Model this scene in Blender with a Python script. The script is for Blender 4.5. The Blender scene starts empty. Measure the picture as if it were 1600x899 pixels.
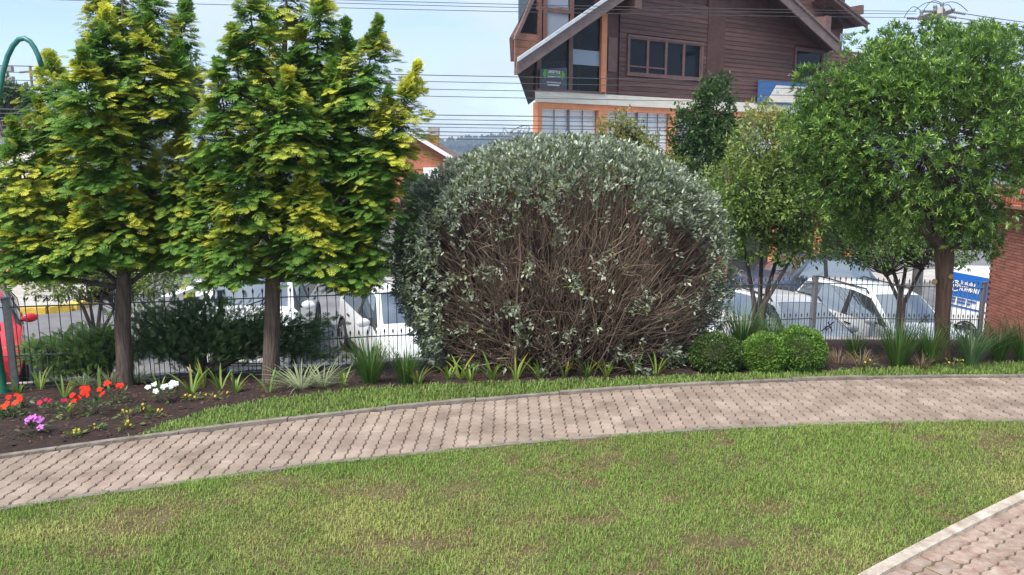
import bpy, bmesh, math, random
import numpy as np
from mathutils import Vector, Matrix

R = random.Random(7)
NR = np.random.default_rng(11)
SC = bpy.context.scene
COL = SC.collection
PI = math.pi

# ------------------------------------------------------------------ camera
CAM_H, PITCH, FPX = 2.2, math.radians(9.5), 1200.0
cam_d = bpy.data.cameras.new("camera")
cam = bpy.data.objects.new("camera", cam_d)
COL.objects.link(cam)
cam.location = (0, 0, CAM_H)
cam.rotation_euler = (PI / 2 - PITCH, 0, 0)
cam_d.sensor_width = 36.0
cam_d.lens = 36.0 * FPX / 1600.0
cam_d.clip_start = 0.1
cam_d.clip_end = 9000
SC.camera = cam

# ------------------------------------------------------------------ sky, sun, exposure
SUN_EL, SUN_AZ = math.radians(56), math.radians(215)   # azimuth from +Y clockwise
w = bpy.data.worlds.new("World")
SC.world = w
w.use_nodes = True
nt = w.node_tree
for n in list(nt.nodes):
    nt.nodes.remove(n)
wo = nt.nodes.new("ShaderNodeOutputWorld")
bg = nt.nodes.new("ShaderNodeBackground")
sky = nt.nodes.new("ShaderNodeTexSky")
sky.sky_type = 'NISHITA'
sky.sun_disc = False
sky.sun_elevation = SUN_EL
sky.sun_rotation = SUN_AZ
sky.altitude = 800
sky.air_density = 1.0
sky.dust_density = 1.0
sky.ozone_density = 1.0
tc = nt.nodes.new("ShaderNodeTexCoord")
mp = nt.nodes.new("ShaderNodeMapping")
mp.inputs["Scale"].default_value = (1.6, 1.6, 4.5)
nz = nt.nodes.new("ShaderNodeTexNoise")
nz.inputs["Scale"].default_value = 2.6
nz.inputs["Detail"].default_value = 6
nz.inputs["Roughness"].default_value = 0.55
cr = nt.nodes.new("ShaderNodeValToRGB")
cr.color_ramp.elements[0].position = 0.35
cr.color_ramp.elements[0].color = (0.15, 0.15, 0.15, 1)
cr.color_ramp.elements[1].position = 0.55
cr.color_ramp.elements[1].color = (0.95, 0.95, 0.95, 1)
mx = nt.nodes.new("ShaderNodeMixRGB")
mx.inputs[2].default_value = (3.7, 4.35, 5.2, 1)      # thin bright cloud
nt.links.new(tc.outputs["Generated"], mp.inputs[0])
nt.links.new(mp.outputs[0], nz.inputs["Vector"])
nt.links.new(nz.outputs["Fac"], cr.inputs[0])
nt.links.new(cr.outputs[0], mx.inputs[0])
nt.links.new(sky.outputs[0], mx.inputs[1])
nt.links.new(mx.outputs[0], bg.inputs[0])
bg.inputs[1].default_value = 0.051
nt.links.new(bg.outputs[0], wo.inputs[0])

sun_d = bpy.data.lights.new("sun", 'SUN')
sun_d.energy = 1.5
sun_d.angle = math.radians(28)
sun_d.color = (1.0, 0.95, 0.87)
sun = bpy.data.objects.new("sun", sun_d)
COL.objects.link(sun)
sdir = Vector((math.sin(SUN_AZ) * math.cos(SUN_EL), math.cos(SUN_AZ) * math.cos(SUN_EL), math.sin(SUN_EL)))
sun.rotation_euler = sdir.to_track_quat('Z', 'Y').to_euler()
sun.location = (0, 0, 30)

SC.view_settings.view_transform = 'Standard'
SC.view_settings.look = 'None'
SC.view_settings.exposure = 2.1
SC.view_settings.gamma = 1.0
SC.view_settings.use_curve_mapping = False
SC.cycles.max_bounces = 5
SC.cycles.diffuse_bounces = 3
SC.cycles.glossy_bounces = 3
SC.cycles.transparent_max_bounces = 8

# ------------------------------------------------------------------ pixel -> place helpers (layout only)
CT, ST = math.cos(PITCH), math.sin(PITCH)
def ray(px, py):
    a = (px - 800) / FPX; b = (449.5 - py) / FPX
    return Vector((a, CT + b * ST, -ST + b * CT))
def at(px, py, Y):
    d = ray(px, py)
    return d * (Y / d.y) + Vector((0, 0, CAM_H))
def onz(px, py, z=0.0):
    d = ray(px, py)
    return d * ((z - CAM_H) / d.z) + Vector((0, 0, CAM_H))

# ------------------------------------------------------------------ ground shapes
def y_near(x): return 4.1e-4 * x**3 - 0.0294 * x**2 + 0.247 * x + 5.757      # lawn-side edge of the path
def y_far(x): return 6.6e-5 * x**3 - 0.0275 * x**2 + 0.276 * x + 6.882        # bed-side edge of the path
def y_fence(x): return 8.4 + 0.345 * (x + 5.6)
def z_rail(x): return float(np.interp(x, [-9, -6, -1.7, 3.4, 5, 8, 12], [0.62, 0.58, 0.49, 0.31, 0.25, 0.0, -0.3]))
def z_street(x, y=0): return float(np.interp(x, [-40, -7.5, -2.5, 5, 12, 40], [-1.1, -1.36, -1.5, -1.95, -2.42, -4.2]))
_m = [onz(*p) for p in [(205, 690), (250, 668), (330, 642), (425, 626), (550, 611), (700, 603), (900, 597), (1100, 589), (1300, 582), (1500, 572), (1600, 568)]]
MX = [p.x for p in _m]; MY = [p.y for p in _m]
def y_bed(x):
    f = y_far(x) + 0.05
    if x < MX[0]: return f
    if x > MX[-1]: return max(MY[-1] + 0.02 * (x - MX[-1]), f)
    return max(float(np.interp(x, MX, MY)), f)
def z_garden(x, y):
    yb, yf = y_bed(x), y_fence(x)
    t = (y - yb) / (yf - yb)
    if t <= 0: return 0.0
    return (z_rail(x) - 0.96) * min(t, 1.15) ** 1.15
def ground(px, py):
    d = ray(px, py); t = 3.0
    while t < 40:
        p = d * t + Vector((0, 0, CAM_H))
        if p.z < z_garden(p.x, p.y): return p
        t += 0.01
    return p
def gp(x, y): return Vector((x, y, z_garden(x, y)))

# ------------------------------------------------------------------ materials
def nodes_of(name):
    m = bpy.data.materials.new(name); m.use_nodes = True
    t = m.node_tree; b = t.nodes["Principled BSDF"]
    return m, t, b
def mat(name, c, rough=0.7, var=0.15, scale=8.0, bump=0.0, bscale=60.0, metal=0.0, spec=0.5, c2=None, island=0.0, coat=0.0, stretch=(1, 1, 1), detail=5):
    m, t, b = nodes_of(name)
    b.inputs["Roughness"].default_value = rough
    b.inputs["Metallic"].default_value = metal
    b.inputs["Specular IOR Level"].default_value = spec
    b.inputs["Coat Weight"].default_value = coat
    g = t.nodes.new("ShaderNodeNewGeometry")
    mpn = t.nodes.new("ShaderNodeMapping"); mpn.inputs["Scale"].default_value = stretch
    t.links.new(g.outputs["Position"], mpn.inputs[0])
    n = t.nodes.new("ShaderNodeTexNoise"); n.inputs["Scale"].default_value = scale; n.inputs["Detail"].default_value = detail
    n.inputs["Roughness"].default_value = 0.65
    t.links.new(mpn.outputs[0], n.inputs["Vector"])
    r = t.nodes.new("ShaderNodeValToRGB")
    a = c2 if c2 else tuple(max(0, v * (1 - 2 * var)) for v in c)
    z = c if c2 else tuple(min(1, v * (1 + 2 * var)) for v in c)
    r.color_ramp.elements[0].position = 0.32; r.color_ramp.elements[1].position = 0.68
    r.color_ramp.elements[0].color = (*a, 1); r.color_ramp.elements[1].color = (*z, 1)
    t.links.new(n.outputs["Fac"], r.inputs[0])
    out = r.outputs[0]
    if island:
        mr = t.nodes.new("ShaderNodeMapRange")
        mr.inputs[3].default_value = 1 - island; mr.inputs[4].default_value = 1 + island
        oi = t.nodes.new("ShaderNodeObjectInfo")
        ad = t.nodes.new("ShaderNodeMath"); ad.operation = 'ADD'
        fr = t.nodes.new("ShaderNodeMath"); fr.operation = 'FRACT'
        t.links.new(g.outputs["Random Per Island"], ad.inputs[0]); t.links.new(oi.outputs["Random"], ad.inputs[1])
        t.links.new(ad.outputs[0], fr.inputs[0]); t.links.new(fr.outputs[0], mr.inputs[0])
        mm = t.nodes.new("ShaderNodeVectorMath"); mm.operation = 'SCALE'
        t.links.new(out, mm.inputs[0]); t.links.new(mr.outputs[0], mm.inputs["Scale"])
        out = mm.outputs[0]
    t.links.new(out, b.inputs["Base Color"])
    if bump:
        n2 = t.nodes.new("ShaderNodeTexNoise"); n2.inputs["Scale"].default_value = bscale; n2.inputs["Detail"].default_value = 4
        t.links.new(mpn.outputs[0], n2.inputs["Vector"])
        bp = t.nodes.new("ShaderNodeBump"); bp.inputs["Strength"].default_value = bump; bp.inputs["Distance"].default_value = 0.02
        t.links.new(n2.outputs["Fac"], bp.inputs["Height"])
        t.links.new(bp.outputs[0], b.inputs["Normal"])
    return m
def leafmat(name, rough=0.45, spec=0.4, trans=0.3, nvar=0.25, nscale=3.0):
    m, t, b = nodes_of(name)
    b.inputs["Roughness"].default_value = rough
    b.inputs["Specular IOR Level"].default_value = spec
    at_ = t.nodes.new("ShaderNodeAttribute"); at_.attribute_name = "col"
    g = t.nodes.new("ShaderNodeNewGeometry")
    n = t.nodes.new("ShaderNodeTexNoise"); n.inputs["Scale"].default_value = nscale; n.inputs["Detail"].default_value = 3
    t.links.new(g.outputs["Position"], n.inputs["Vector"])
    mr = t.nodes.new("ShaderNodeMapRange"); mr.inputs[1].default_value = 0.3; mr.inputs[2].default_value = 0.7
    mr.inputs[3].default_value = 1 - nvar; mr.inputs[4].default_value = 1 + nvar
    t.links.new(n.outputs["Fac"], mr.inputs[0])
    mm = t.nodes.new("ShaderNodeVectorMath"); mm.operation = 'SCALE'
    t.links.new(at_.outputs["Color"], mm.inputs[0]); t.links.new(mr.outputs[0], mm.inputs["Scale"])
    t.links.new(mm.outputs[0], b.inputs["Base Color"])
    tr = t.nodes.new("ShaderNodeBsdfTranslucent"); t.links.new(mm.outputs[0], tr.inputs[0])
    mix = t.nodes.new("ShaderNodeMixShader"); mix.inputs[0].default_value = trans
    o = t.nodes["Material Output"]
    t.links.new(b.outputs[0], mix.inputs[1]); t.links.new(tr.outputs[0], mix.inputs[2])
    t.links.new(mix.outputs[0], o.inputs[0])
    return m
M = {}
M['grass'] = leafmat("grass", 0.55, 0.25, 0.38, 0.12, 1.2)
M['leaf'] = leafmat("leaf", 0.42, 0.45, 0.38, 0.2, 4.0)
M['gloss_leaf'] = leafmat("gloss_leaf", 0.30, 0.6, 0.3, 0.2, 4.0)
M['conifer'] = leafmat("conifer", 0.6, 0.25, 0.35, 0.15, 2.5)
M['petal'] = leafmat("petal", 0.6, 0.2, 0.35, 0.08, 20)
M['soil'] = mat("soil", (0.13, 0.115, 0.045), 0.95, c2=(0.075, 0.05, 0.028), scale=5, bump=0.6, bscale=90)
M['mulch'] = mat("mulch", (0.044, 0.019, 0.013), 0.95, c2=(0.012, 0.006, 0.005), scale=14, bump=1.0, bscale=70)
M['chip'] = mat("chip", (0.11, 0.052, 0.035), 0.95, c2=(0.016, 0.008, 0.006), scale=30, island=0.5)
M['paver'] = mat("paver", (0.35, 0.275, 0.225), 0.9, c2=(0.19, 0.14, 0.11), scale=3.2, bump=0.35, bscale=120, island=0.13, detail=8)
M['paver_near'] = mat("paver_near", (0.38, 0.30, 0.255), 0.85, c2=(0.20, 0.12, 0.085), scale=11, bump=0.4, bscale=90, island=0.14, detail=8)
M['joint'] = mat("joint", (0.055, 0.043, 0.034), 0.98, var=0.3, scale=30, bump=0.5)
M['kerb'] = mat("kerb", (0.26, 0.225, 0.195), 0.9, c2=(0.13, 0.105, 0.085), scale=9, bump=0.5, bscale=80, island=0.1)
M['kerb_white'] = mat("kerb_white", (0.56, 0.50, 0.43), 0.85, c2=(0.27, 0.21, 0.165), scale=9, bump=0.4, bscale=80)
M['asphalt'] = mat("asphalt", (0.155, 0.152, 0.158), 0.85, var=0.12, scale=1.5, bump=0.3, bscale=150)
M['pavement'] = mat("pavement", (0.40, 0.37, 0.34), 0.9, var=0.12, scale=3, bump=0.2)
M['concrete'] = mat("concrete", (0.33, 0.31, 0.29), 0.9, var=0.15, scale=4, bump=0.3)
M['paint_white'] = mat("paint_white", (0.78, 0.78, 0.78), 0.7, var=0.06, scale=6)
M['paint_yellow'] = mat("paint_yellow", (0.62, 0.42, 0.06), 0.7, var=0.12, scale=6)
M['far_ground'] = mat("far_ground", (0.06, 0.085, 0.035), 0.95, var=0.3, scale=0.05)
M['hill'] = mat("hill", (0.035, 0.06, 0.03), 0.95, c2=(0.015, 0.03, 0.018), scale=0.05)
M['iron'] = mat("iron", (0.075, 0.08, 0.09), 0.5, var=0.12, scale=20, metal=0.2)
M['iron_grey'] = mat("iron_grey", (0.16, 0.17, 0.185), 0.5, var=0.1, scale=20, metal=0.2)
M['green_paint'] = mat("green_paint", (0.012, 0.13, 0.075), 0.4, var=0.1, scale=10)
M['green_pipe'] = mat("green_pipe", (0.03, 0.16, 0.15), 0.4, var=0.1, scale=10)
M['brick'] = mat("brick", (0.46, 0.19, 0.14), 0.85, c2=(0.33, 0.12, 0.085), scale=18, bump=0.4, bscale=120, island=0.18)
M['mortar'] = mat("mortar", (0.17, 0.085, 0.07), 0.95, var=0.15, scale=25)
M['red_grille'] = mat("red_grille", (0.38, 0.075, 0.045), 0.6, var=0.1)
M['wood'] = mat("wood", (0.150, 0.068, 0.056), 0.6, c2=(0.080, 0.035, 0.031), scale=2.2, stretch=(1, 1, 10), island=0.26, bump=0.15, bscale=20)
M['wood_dark'] = mat("wood_dark", (0.085, 0.035, 0.03), 0.6, var=0.15, scale=4)
M['wood_pale'] = mat("wood_pale", (0.25, 0.135, 0.095), 0.65, var=0.15, scale=4, stretch=(1, 1, 12), island=0.12)
M['trim'] = mat("trim", (0.16, 0.085, 0.07), 0.55, var=0.12, scale=5)
M['barge'] = mat("barge", (0.17, 0.115, 0.105), 0.5, var=0.12, scale=5)
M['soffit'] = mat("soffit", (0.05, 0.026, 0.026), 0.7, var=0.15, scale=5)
M['gutter'] = mat("gutter", (0.60, 0.62, 0.64), 0.35, var=0.06, metal=0.4)
M['roof_tile'] = mat("roof_tile", (0.14, 0.075, 0.06), 0.8, var=0.2, scale=6)
M['orange'] = mat("orange", (0.74, 0.28, 0.135), 0.7, var=0.07, scale=3)
M['cream'] = mat("cream", (0.88, 0.82, 0.72), 0.8, c2=(0.70, 0.63, 0.53), scale=2.5, stretch=(1, 1, 9))
M['curtain'] = mat("curtain", (0.84, 0.87, 0.90), 0.8, var=0.05, scale=6, stretch=(8, 8, 0.3))
M['black'] = mat("black", (0.012, 0.012, 0.013), 0.5, var=0.1)
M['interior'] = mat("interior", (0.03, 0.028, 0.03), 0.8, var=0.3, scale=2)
M['sign_grey'] = mat("sign_grey", (0.075, 0.082, 0.11), 0.5, var=0.08)
M['sign_green'] = mat("sign_green", (0.10, 0.42, 0.06), 0.5, var=0.05)
M['sign_blue'] = mat("sign_blue", (0.035, 0.13, 0.34), 0.45, var=0.08)
M['van_blue'] = mat("van_blue", (0.012, 0.115, 0.42), 0.3, var=0.03, coat=0.3)
M['white'] = mat("white", (0.80, 0.80, 0.80), 0.5, var=0.03)
M['car_white'] = mat("car_white", (0.78, 0.79, 0.80), 0.25, var=0.02, coat=0.6)
M['car_red'] = mat("car_red", (0.55, 0.018, 0.03), 0.25, var=0.03, coat=0.6)
M['car_blue'] = mat("car_blue", (0.045, 0.065, 0.105), 0.25, var=0.05, coat=0.7)
M['plastic'] = mat("plastic", (0.02, 0.02, 0.022), 0.55, var=0.1)
M['tyre'] = mat("tyre", (0.018, 0.018, 0.018), 0.85, var=0.1)
M['alloy'] = mat("alloy", (0.45, 0.46, 0.48), 0.3, var=0.05, metal=0.8)
M['lens'] = mat("lens", (0.55, 0.58, 0.60), 0.08, var=0.2, scale=20, coat=1.0)
M['lens_red'] = mat("lens_red", (0.55, 0.02, 0.02), 0.15, var=0.1, coat=1.0)
M['chrome'] = mat("chrome", (0.6, 0.6, 0.62), 0.15, var=0.05, metal=1.0)
M['bark'] = mat("bark", (0.20, 0.145, 0.115), 0.95, c2=(0.06, 0.042, 0.034), scale=38, stretch=(1, 1, 0.10), bump=1.0, bscale=70)
M['bark_red'] = mat("bark_red", (0.22, 0.135, 0.09), 0.95, c2=(0.06, 0.036, 0.026), scale=42, stretch=(1, 1, 0.09), bump=1.0, bscale=70)
M['bark_dark'] = mat("bark_dark", (0.09, 0.07, 0.06), 0.95, var=0.25, scale=14, stretch=(1, 1, 0.2), bump=0.6)
M['wound'] = mat("wound", (0.50, 0.30, 0.16), 0.9, var=0.15, scale=40)
M['twig'] = leafmat("twig", 0.85, 0.15, 0.0, 0.3, 6.0)
M['pole'] = mat("pole", (0.30, 0.29, 0.28), 0.9, var=0.12, scale=5)
M['timber'] = mat("timber", (0.17, 0.14, 0.12), 0.9, var=0.15, scale=8)
M['wire'] = mat("wire", (0.05, 0.05, 0.055), 0.6, var=0.05)
M['house_brick'] = mat("house_brick", (0.42, 0.155, 0.085), 0.85, var=0.12, scale=4)
M['fascia'] = mat("fascia", (0.75, 0.74, 0.72), 0.6, var=0.05)
def glass_mat(name, tint, transp, rough=0.04, spec=0.5, ior=1.5):
    m, t, b = nodes_of(name)
    b.inputs["Base Color"].default_value = (*tint, 1)
    b.inputs["Roughness"].default_value = rough
    b.inputs["Specular IOR Level"].default_value = spec
    b.inputs["IOR"].default_value = ior
    tr = t.nodes.new("ShaderNodeBsdfTransparent"); tr.inputs[0].default_value = (0.75, 0.8, 0.82, 1)
    mix = t.nodes.new("ShaderNodeMixShader"); mix.inputs[0].default_value = transp
    o = t.nodes["Material Output"]
    t.links.new(b.outputs[0], mix.inputs[1]); t.links.new(tr.outputs[0], mix.inputs[2]); t.links.new(mix.outputs[0], o.inputs[0])
    return m
M['car_glass'] = glass_mat("car_glass", (0.05, 0.065, 0.075), 0.05, 0.03, 0.8, 3.2)
M['pane'] = glass_mat("pane", (0.012, 0.018, 0.03), 0.5, 0.03, 0.5, 1.4)
M['pane_sky'] = glass_mat("pane_sky", (0.30, 0.37, 0.47), 0.1, 0.08)

# ------------------------------------------------------------------ mesh helpers
def tag(o, label=None, cat=None, group=None, kind=None):
    if label: o["label"] = label
    if cat: o["category"] = cat
    if group: o["group"] = group
    if kind: o["kind"] = kind
    return o
def link(name, me, parent=None, m=None):
    o = bpy.data.objects.new(name, me)
    COL.objects.link(o)
    if m is not None and me is not None:
        me.materials.clear(); me.materials.append(M[m] if isinstance(m, str) else m)
    if parent is not None: o.parent = parent
    return o
def empty(name, loc=(0, 0, 0), rz=0, label=None, cat=None, group=None):
    o = bpy.data.objects.new(name, None); COL.objects.link(o)
    o.empty_display_size = 0.1
    o.location = loc; o.rotation_euler = (0, 0, rz)
    return tag(o, label, cat, group)
def copy_tree(o, parent=None):
    c = o.copy(); COL.objects.link(c); c.parent = parent
    for ch in [x for x in o.children]: copy_tree(ch, c)
    return c
class MB:
    def __init__(s): s.v = []; s.f = []
    def poly(s, pts):
        i = len(s.v); s.v += [tuple(p) for p in pts]; s.f.append(tuple(range(i, i + len(pts)))); return s
    def box(s, a, b):
        (x0, y0, z0), (x1, y1, z1) = a, b; i = len(s.v)
        s.v += [(x0, y0, z0), (x1, y0, z0), (x1, y1, z0), (x0, y1, z0), (x0, y0, z1), (x1, y0, z1), (x1, y1, z1), (x0, y1, z1)]
        s.f += [tuple(i + k for k in q) for q in [(0, 3, 2, 1), (4, 5, 6, 7), (0, 1, 5, 4), (1, 2, 6, 5), (2, 3, 7, 6), (3, 0, 4, 7)]]
        return s
    def prism(s, top, bot):
        n = len(top); i = len(s.v)
        s.v += [tuple(p) for p in top] + [tuple(p) for p in bot]
        s.f.append(tuple(range(i, i + n))); s.f.append(tuple(range(i + 2 * n - 1, i + n - 1, -1)))
        for k in range(n):
            j = (k + 1) % n
            s.f.append((i + k, i + n + k, i + n + j, i + j))
        return s
    def bar(s, a, b, wx, wy=None, up=(0, 0, 1)):
        a, b = Vector(a), Vector(b); d = (b - a).normalized(); u = Vector(up)
        if abs(d.dot(u)) > 0.98: u = Vector((1, 0, 0))
        x = d.cross(u).normalized(); y = x.cross(d); wy = wy or wx
        q = [x * (-wx / 2) + y * (-wy / 2), x * (wx / 2) + y * (-wy / 2), x * (wx / 2) + y * (wy / 2), x * (-wx / 2) + y * (wy / 2)]
        return s.prism([b + p for p in q], [a + p for p in q])
    def tube(s, pts, rad, n=8, cap=True):
        pts = [Vector(p) for p in pts]
        if not hasattr(rad, '__len__'): rad = [rad] * len(pts)
        i0 = len(s.v); ref = Vector((0.31, 0.87, 0.38))
        for k, p in enumerate(pts):
            d = (pts[min(k + 1, len(pts) - 1)] - pts[max(k - 1, 0)]).normalized()
            if abs(d.dot(ref)) > 0.95: ref = Vector((1, 0, 0.1))
            x = d.cross(ref).normalized(); y = d.cross(x)
            for j in range(n):
                a = 2 * PI * j / n
                s.v.append(tuple(p + (x * math.cos(a) + y * math.sin(a)) * rad[k]))
        for k in range(len(pts) - 1):
            for j in range(n):
                a, b = i0 + k * n + j, i0 + k * n + (j + 1) % n
                s.f.append((a, b, b + n, a + n))
        if cap:
            s.f.append(tuple(range(i0 + n - 1, i0 - 1, -1))); e = i0 + (len(pts) - 1) * n
            s.f.append(tuple(range(e, e + n)))
        return s
    def lathe(s, prof, n=20, c=(0, 0, 0), axis='z'):
        i0 = len(s.v)
        for r, h in prof:
            for j in range(n):
                a = 2 * PI * j / n; p = (r * math.cos(a), r * math.sin(a), h)
                if axis == 'y': p = (p[0], h, p[1])
                if axis == 'x': p = (h, p[0], p[1])
                s.v.append((p[0] + c[0], p[1] + c[1], p[2] + c[2]))
        for k in range(len(prof) - 1):
            for j in range(n):
                a, b = i0 + k * n + j, i0 + k * n + (j + 1) % n
                s.f.append((a, b, b + n, a + n))
        return s
    def mesh(s, name, smooth=False):
        me = bpy.data.meshes.new(name); me.from_pydata(s.v, [], s.f)
        me.validate()
        bm = bmesh.new(); bm.from_mesh(me); bmesh.ops.recalc_face_normals(bm, faces=bm.faces); bm.to_mesh(me); bm.free()
        if smooth:
            me.polygons.foreach_set("use_smooth", [True] * len(me.polygons))
        me.update(); return me
    def build(s, name, m, parent=None, smooth=False):
        return link(name, s.mesh(name, smooth), parent, m)
def np_mesh(name, V, T, C=None, smooth=False):
    """V (n,3), T (m,3) int, C (n,3)"""
    me = bpy.data.meshes.new(name)
    me.vertices.add(len(V)); me.vertices.foreach_set("co", np.ascontiguousarray(V, dtype=np.float32).ravel())
    me.loops.add(len(T) * 3); me.loops.foreach_set("vertex_index", np.ascontiguousarray(T, dtype=np.int32).ravel())
    me.polygons.add(len(T)); me.polygons.foreach_set("loop_start", np.arange(0, len(T) * 3, 3, dtype=np.int32))
    if smooth: me.polygons.foreach_set("use_smooth", np.ones(len(T), dtype=bool))
    if C is not None:
        ca = me.color_attributes.new("col", 'FLOAT_COLOR', 'POINT')
        c4 = np.ones((len(V), 4), dtype=np.float32); c4[:, :3] = C
        ca.data.foreach_set("color", c4.ravel())
    me.update(calc_edges=True)
    return me
def instance(tv, tt, X, Yv, Z, P, C):
    """template verts (k,3), tris; axes X,Y,Z (N,3) already scaled; positions P (N,3); colours C (N,3) or (N,k,3)"""
    N, k = len(P), len(tv)
    V = (tv[None, :, 0, None] * X[:, None, :] + tv[None, :, 1, None] * Yv[:, None, :] + tv[None, :, 2, None] * Z[:, None, :] + P[:, None, :]).reshape(-1, 3)
    T = (np.asarray(tt)[None] + (np.arange(N) * k)[:, None, None]).reshape(-1, 3)
    if C.ndim == 2: C = np.repeat(C[:, None, :], k, axis=1)
    return V, T, C.reshape(-1, 3)
def join(parts):
    vs, ts, cs, o = [], [], [], 0
    for V, T, C in parts:
        vs.append(V); ts.append(T + o); cs.append(C); o += len(V)
    return np.concatenate(vs), np.concatenate(ts), np.concatenate(cs)
def unit(a): return a / np.maximum(np.linalg.norm(a, axis=-1, keepdims=True), 1e-9)
def frame(d, up):
    """d main axis (N,3), up hint (N,3) -> X=d, Y side, Z normal"""
    X = unit(d); Y = unit(np.cross(up, X)); Z = np.cross(X, Y)
    return X, Y, Z
def lerp(a, b, t):
    t = np.asarray(t)[..., None]; return np.asarray(a) * (1 - t) + np.asarray(b) * t
def tubes_np(paths, radii, cols, sides=4):
    """paths (N,K,3), radii (N,K), cols (N,K,3)"""
    N, K, _ = paths.shape
    d = np.gradient(paths, axis=1); d = unit(d)
    ref = np.broadcast_to(np.array([0.31, 0.87, 0.38]), d.shape)
    x = unit(np.cross(d, ref)); y = np.cross(d, x)
    a = 2 * PI * np.arange(sides) / sides
    V = paths[:, :, None, :] + radii[:, :, None, None] * (np.cos(a)[None, None, :, None] * x[:, :, None, :] + np.sin(a)[None, None, :, None] * y[:, :, None, :])
    idx = np.arange(N * K * sides).reshape(N, K, sides)
    a0 = idx[:, :-1, :]; b0 = np.roll(idx, -1, axis=2)[:, :-1, :]; a1 = idx[:, 1:, :]; b1 = np.roll(idx, -1, axis=2)[:, 1:, :]
    T = np.concatenate([np.stack([a0, b0, b1], -1).reshape(-1, 3), np.stack([a0, b1, a1], -1).reshape(-1, 3)])
    C = np.repeat(cols[:, :, None, :], sides, axis=2).reshape(-1, 3)
    return V.reshape(-1, 3), T, C
def vnoise(x, y, s, seed=0):
    x = np.asarray(x) / s + 100; y = np.asarray(y) / s + 100
    xi = np.floor(x).astype(int); yi = np.floor(y).astype(int); fx = x - xi; fy = y - yi
    fx = fx * fx * (3 - 2 * fx); fy = fy * fy * (3 - 2 * fy)
    def h(i, j):
        v = np.sin(i * 127.1 + j * 311.7 + seed * 74.7) * 43758.5453
        return v - np.floor(v)
    return (h(xi, yi) * (1 - fx) + h(xi + 1, yi) * fx) * (1 - fy) + (h(xi, yi + 1) * (1 - fx) + h(xi + 1, yi + 1) * fx) * fy
ORD = ["first", "second", "third", "fourth", "fifth", "sixth", "seventh", "eighth", "ninth", "tenth", "eleventh", "twelfth", "thirteenth", "fourteenth"]
# ================================================================== SETTING
# ---- far ground
mb = MB()
mb.poly([(-1500, -30.0, -14.0), (1500, -30.0, -14.0), (1500, 1500, -14.0), (-1500, 1500, -14.0)])
mb.build("ground", 'far_ground'); tag(bpy.data.objects["ground"], kind="structure")
def grid_sheet(name, xs, y0f, y1f, ny, zf, m):
    V = []; F = []
    for i, x in enumerate(xs):
        a, b = y0f(x), y1f(x)
        for j in range(ny + 1):
            y = a + (b - a) * j / ny
            V.append((x, y, zf(x, y)))
    for i in range(len(xs) - 1):
        for j in range(ny):
            a = i * (ny + 1) + j
            F.append((a, a + ny + 1, a + ny + 2, a + 1))
    me = bpy.data.meshes.new(name); me.from_pydata(V, [], F); me.polygons.foreach_set("use_smooth", [True] * len(F)); me.update()
    return tag(link(name, me, None, m), kind="structure")
XS = [x * 0.1 for x in range(-95, 121)]
grid_sheet("lawn_soil", XS, lambda x: -3.0, lambda x: y_near(x) - 0.05, 40, lambda x, y: -0.012 + 0.012 * vnoise(x, y, 0.12, 3), 'soil')
grid_sheet("verge_soil", [x * 0.1 for x in range(-31, 121)], lambda x: y_far(x) + 0.06, lambda x: max(y_bed(x), y_far(x) + 0.07), 6, lambda x, y: -0.014, 'soil')
def zm(x, y):
    e = min(1.0, (y - y_bed(x)) / 0.25)
    return z_garden(x, y) - 0.004 + e * (0.035 * float(vnoise(x, y, 0.22, 5)) + 0.02 * float(vnoise(x, y, 0.07, 6)))
grid_sheet("mulch_bed", [x * 0.05 for x in range(-190, 241)], y_bed, lambda x: y_fence(x) + 0.35, 48, zm, 'mulch')
# retaining wall under the fence line, street beyond
mb = MB()
for i in range(-95, 120, 5):
    x0, x1 = i * 0.1, i * 0.1 + 0.5
    top = []
    for x in (x0, x1):
        top.append((x, y_fence(x) + 0.33, z_garden(x, y_fence(x)) - 0.03)); top.append((x, y_fence(x) + 0.5, z_garden(x, y_fence(x)) - 0.03))
    a, b, c, d = top
    mb.prism([a, c, d, b], [(p[0], p[1], p[2] - 2.6) for p in (a, c, d, b)])
tag(mb.build("retaining_wall", 'concrete'), kind="structure")
grid_sheet("road", [x for x in range(-40, 41, 1)], lambda x: y_fence(x) - 0.2 if x < 11.5 else 12.0, lambda x: 75.0, 6, lambda x, y: z_street(x), 'asphalt')
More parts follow.
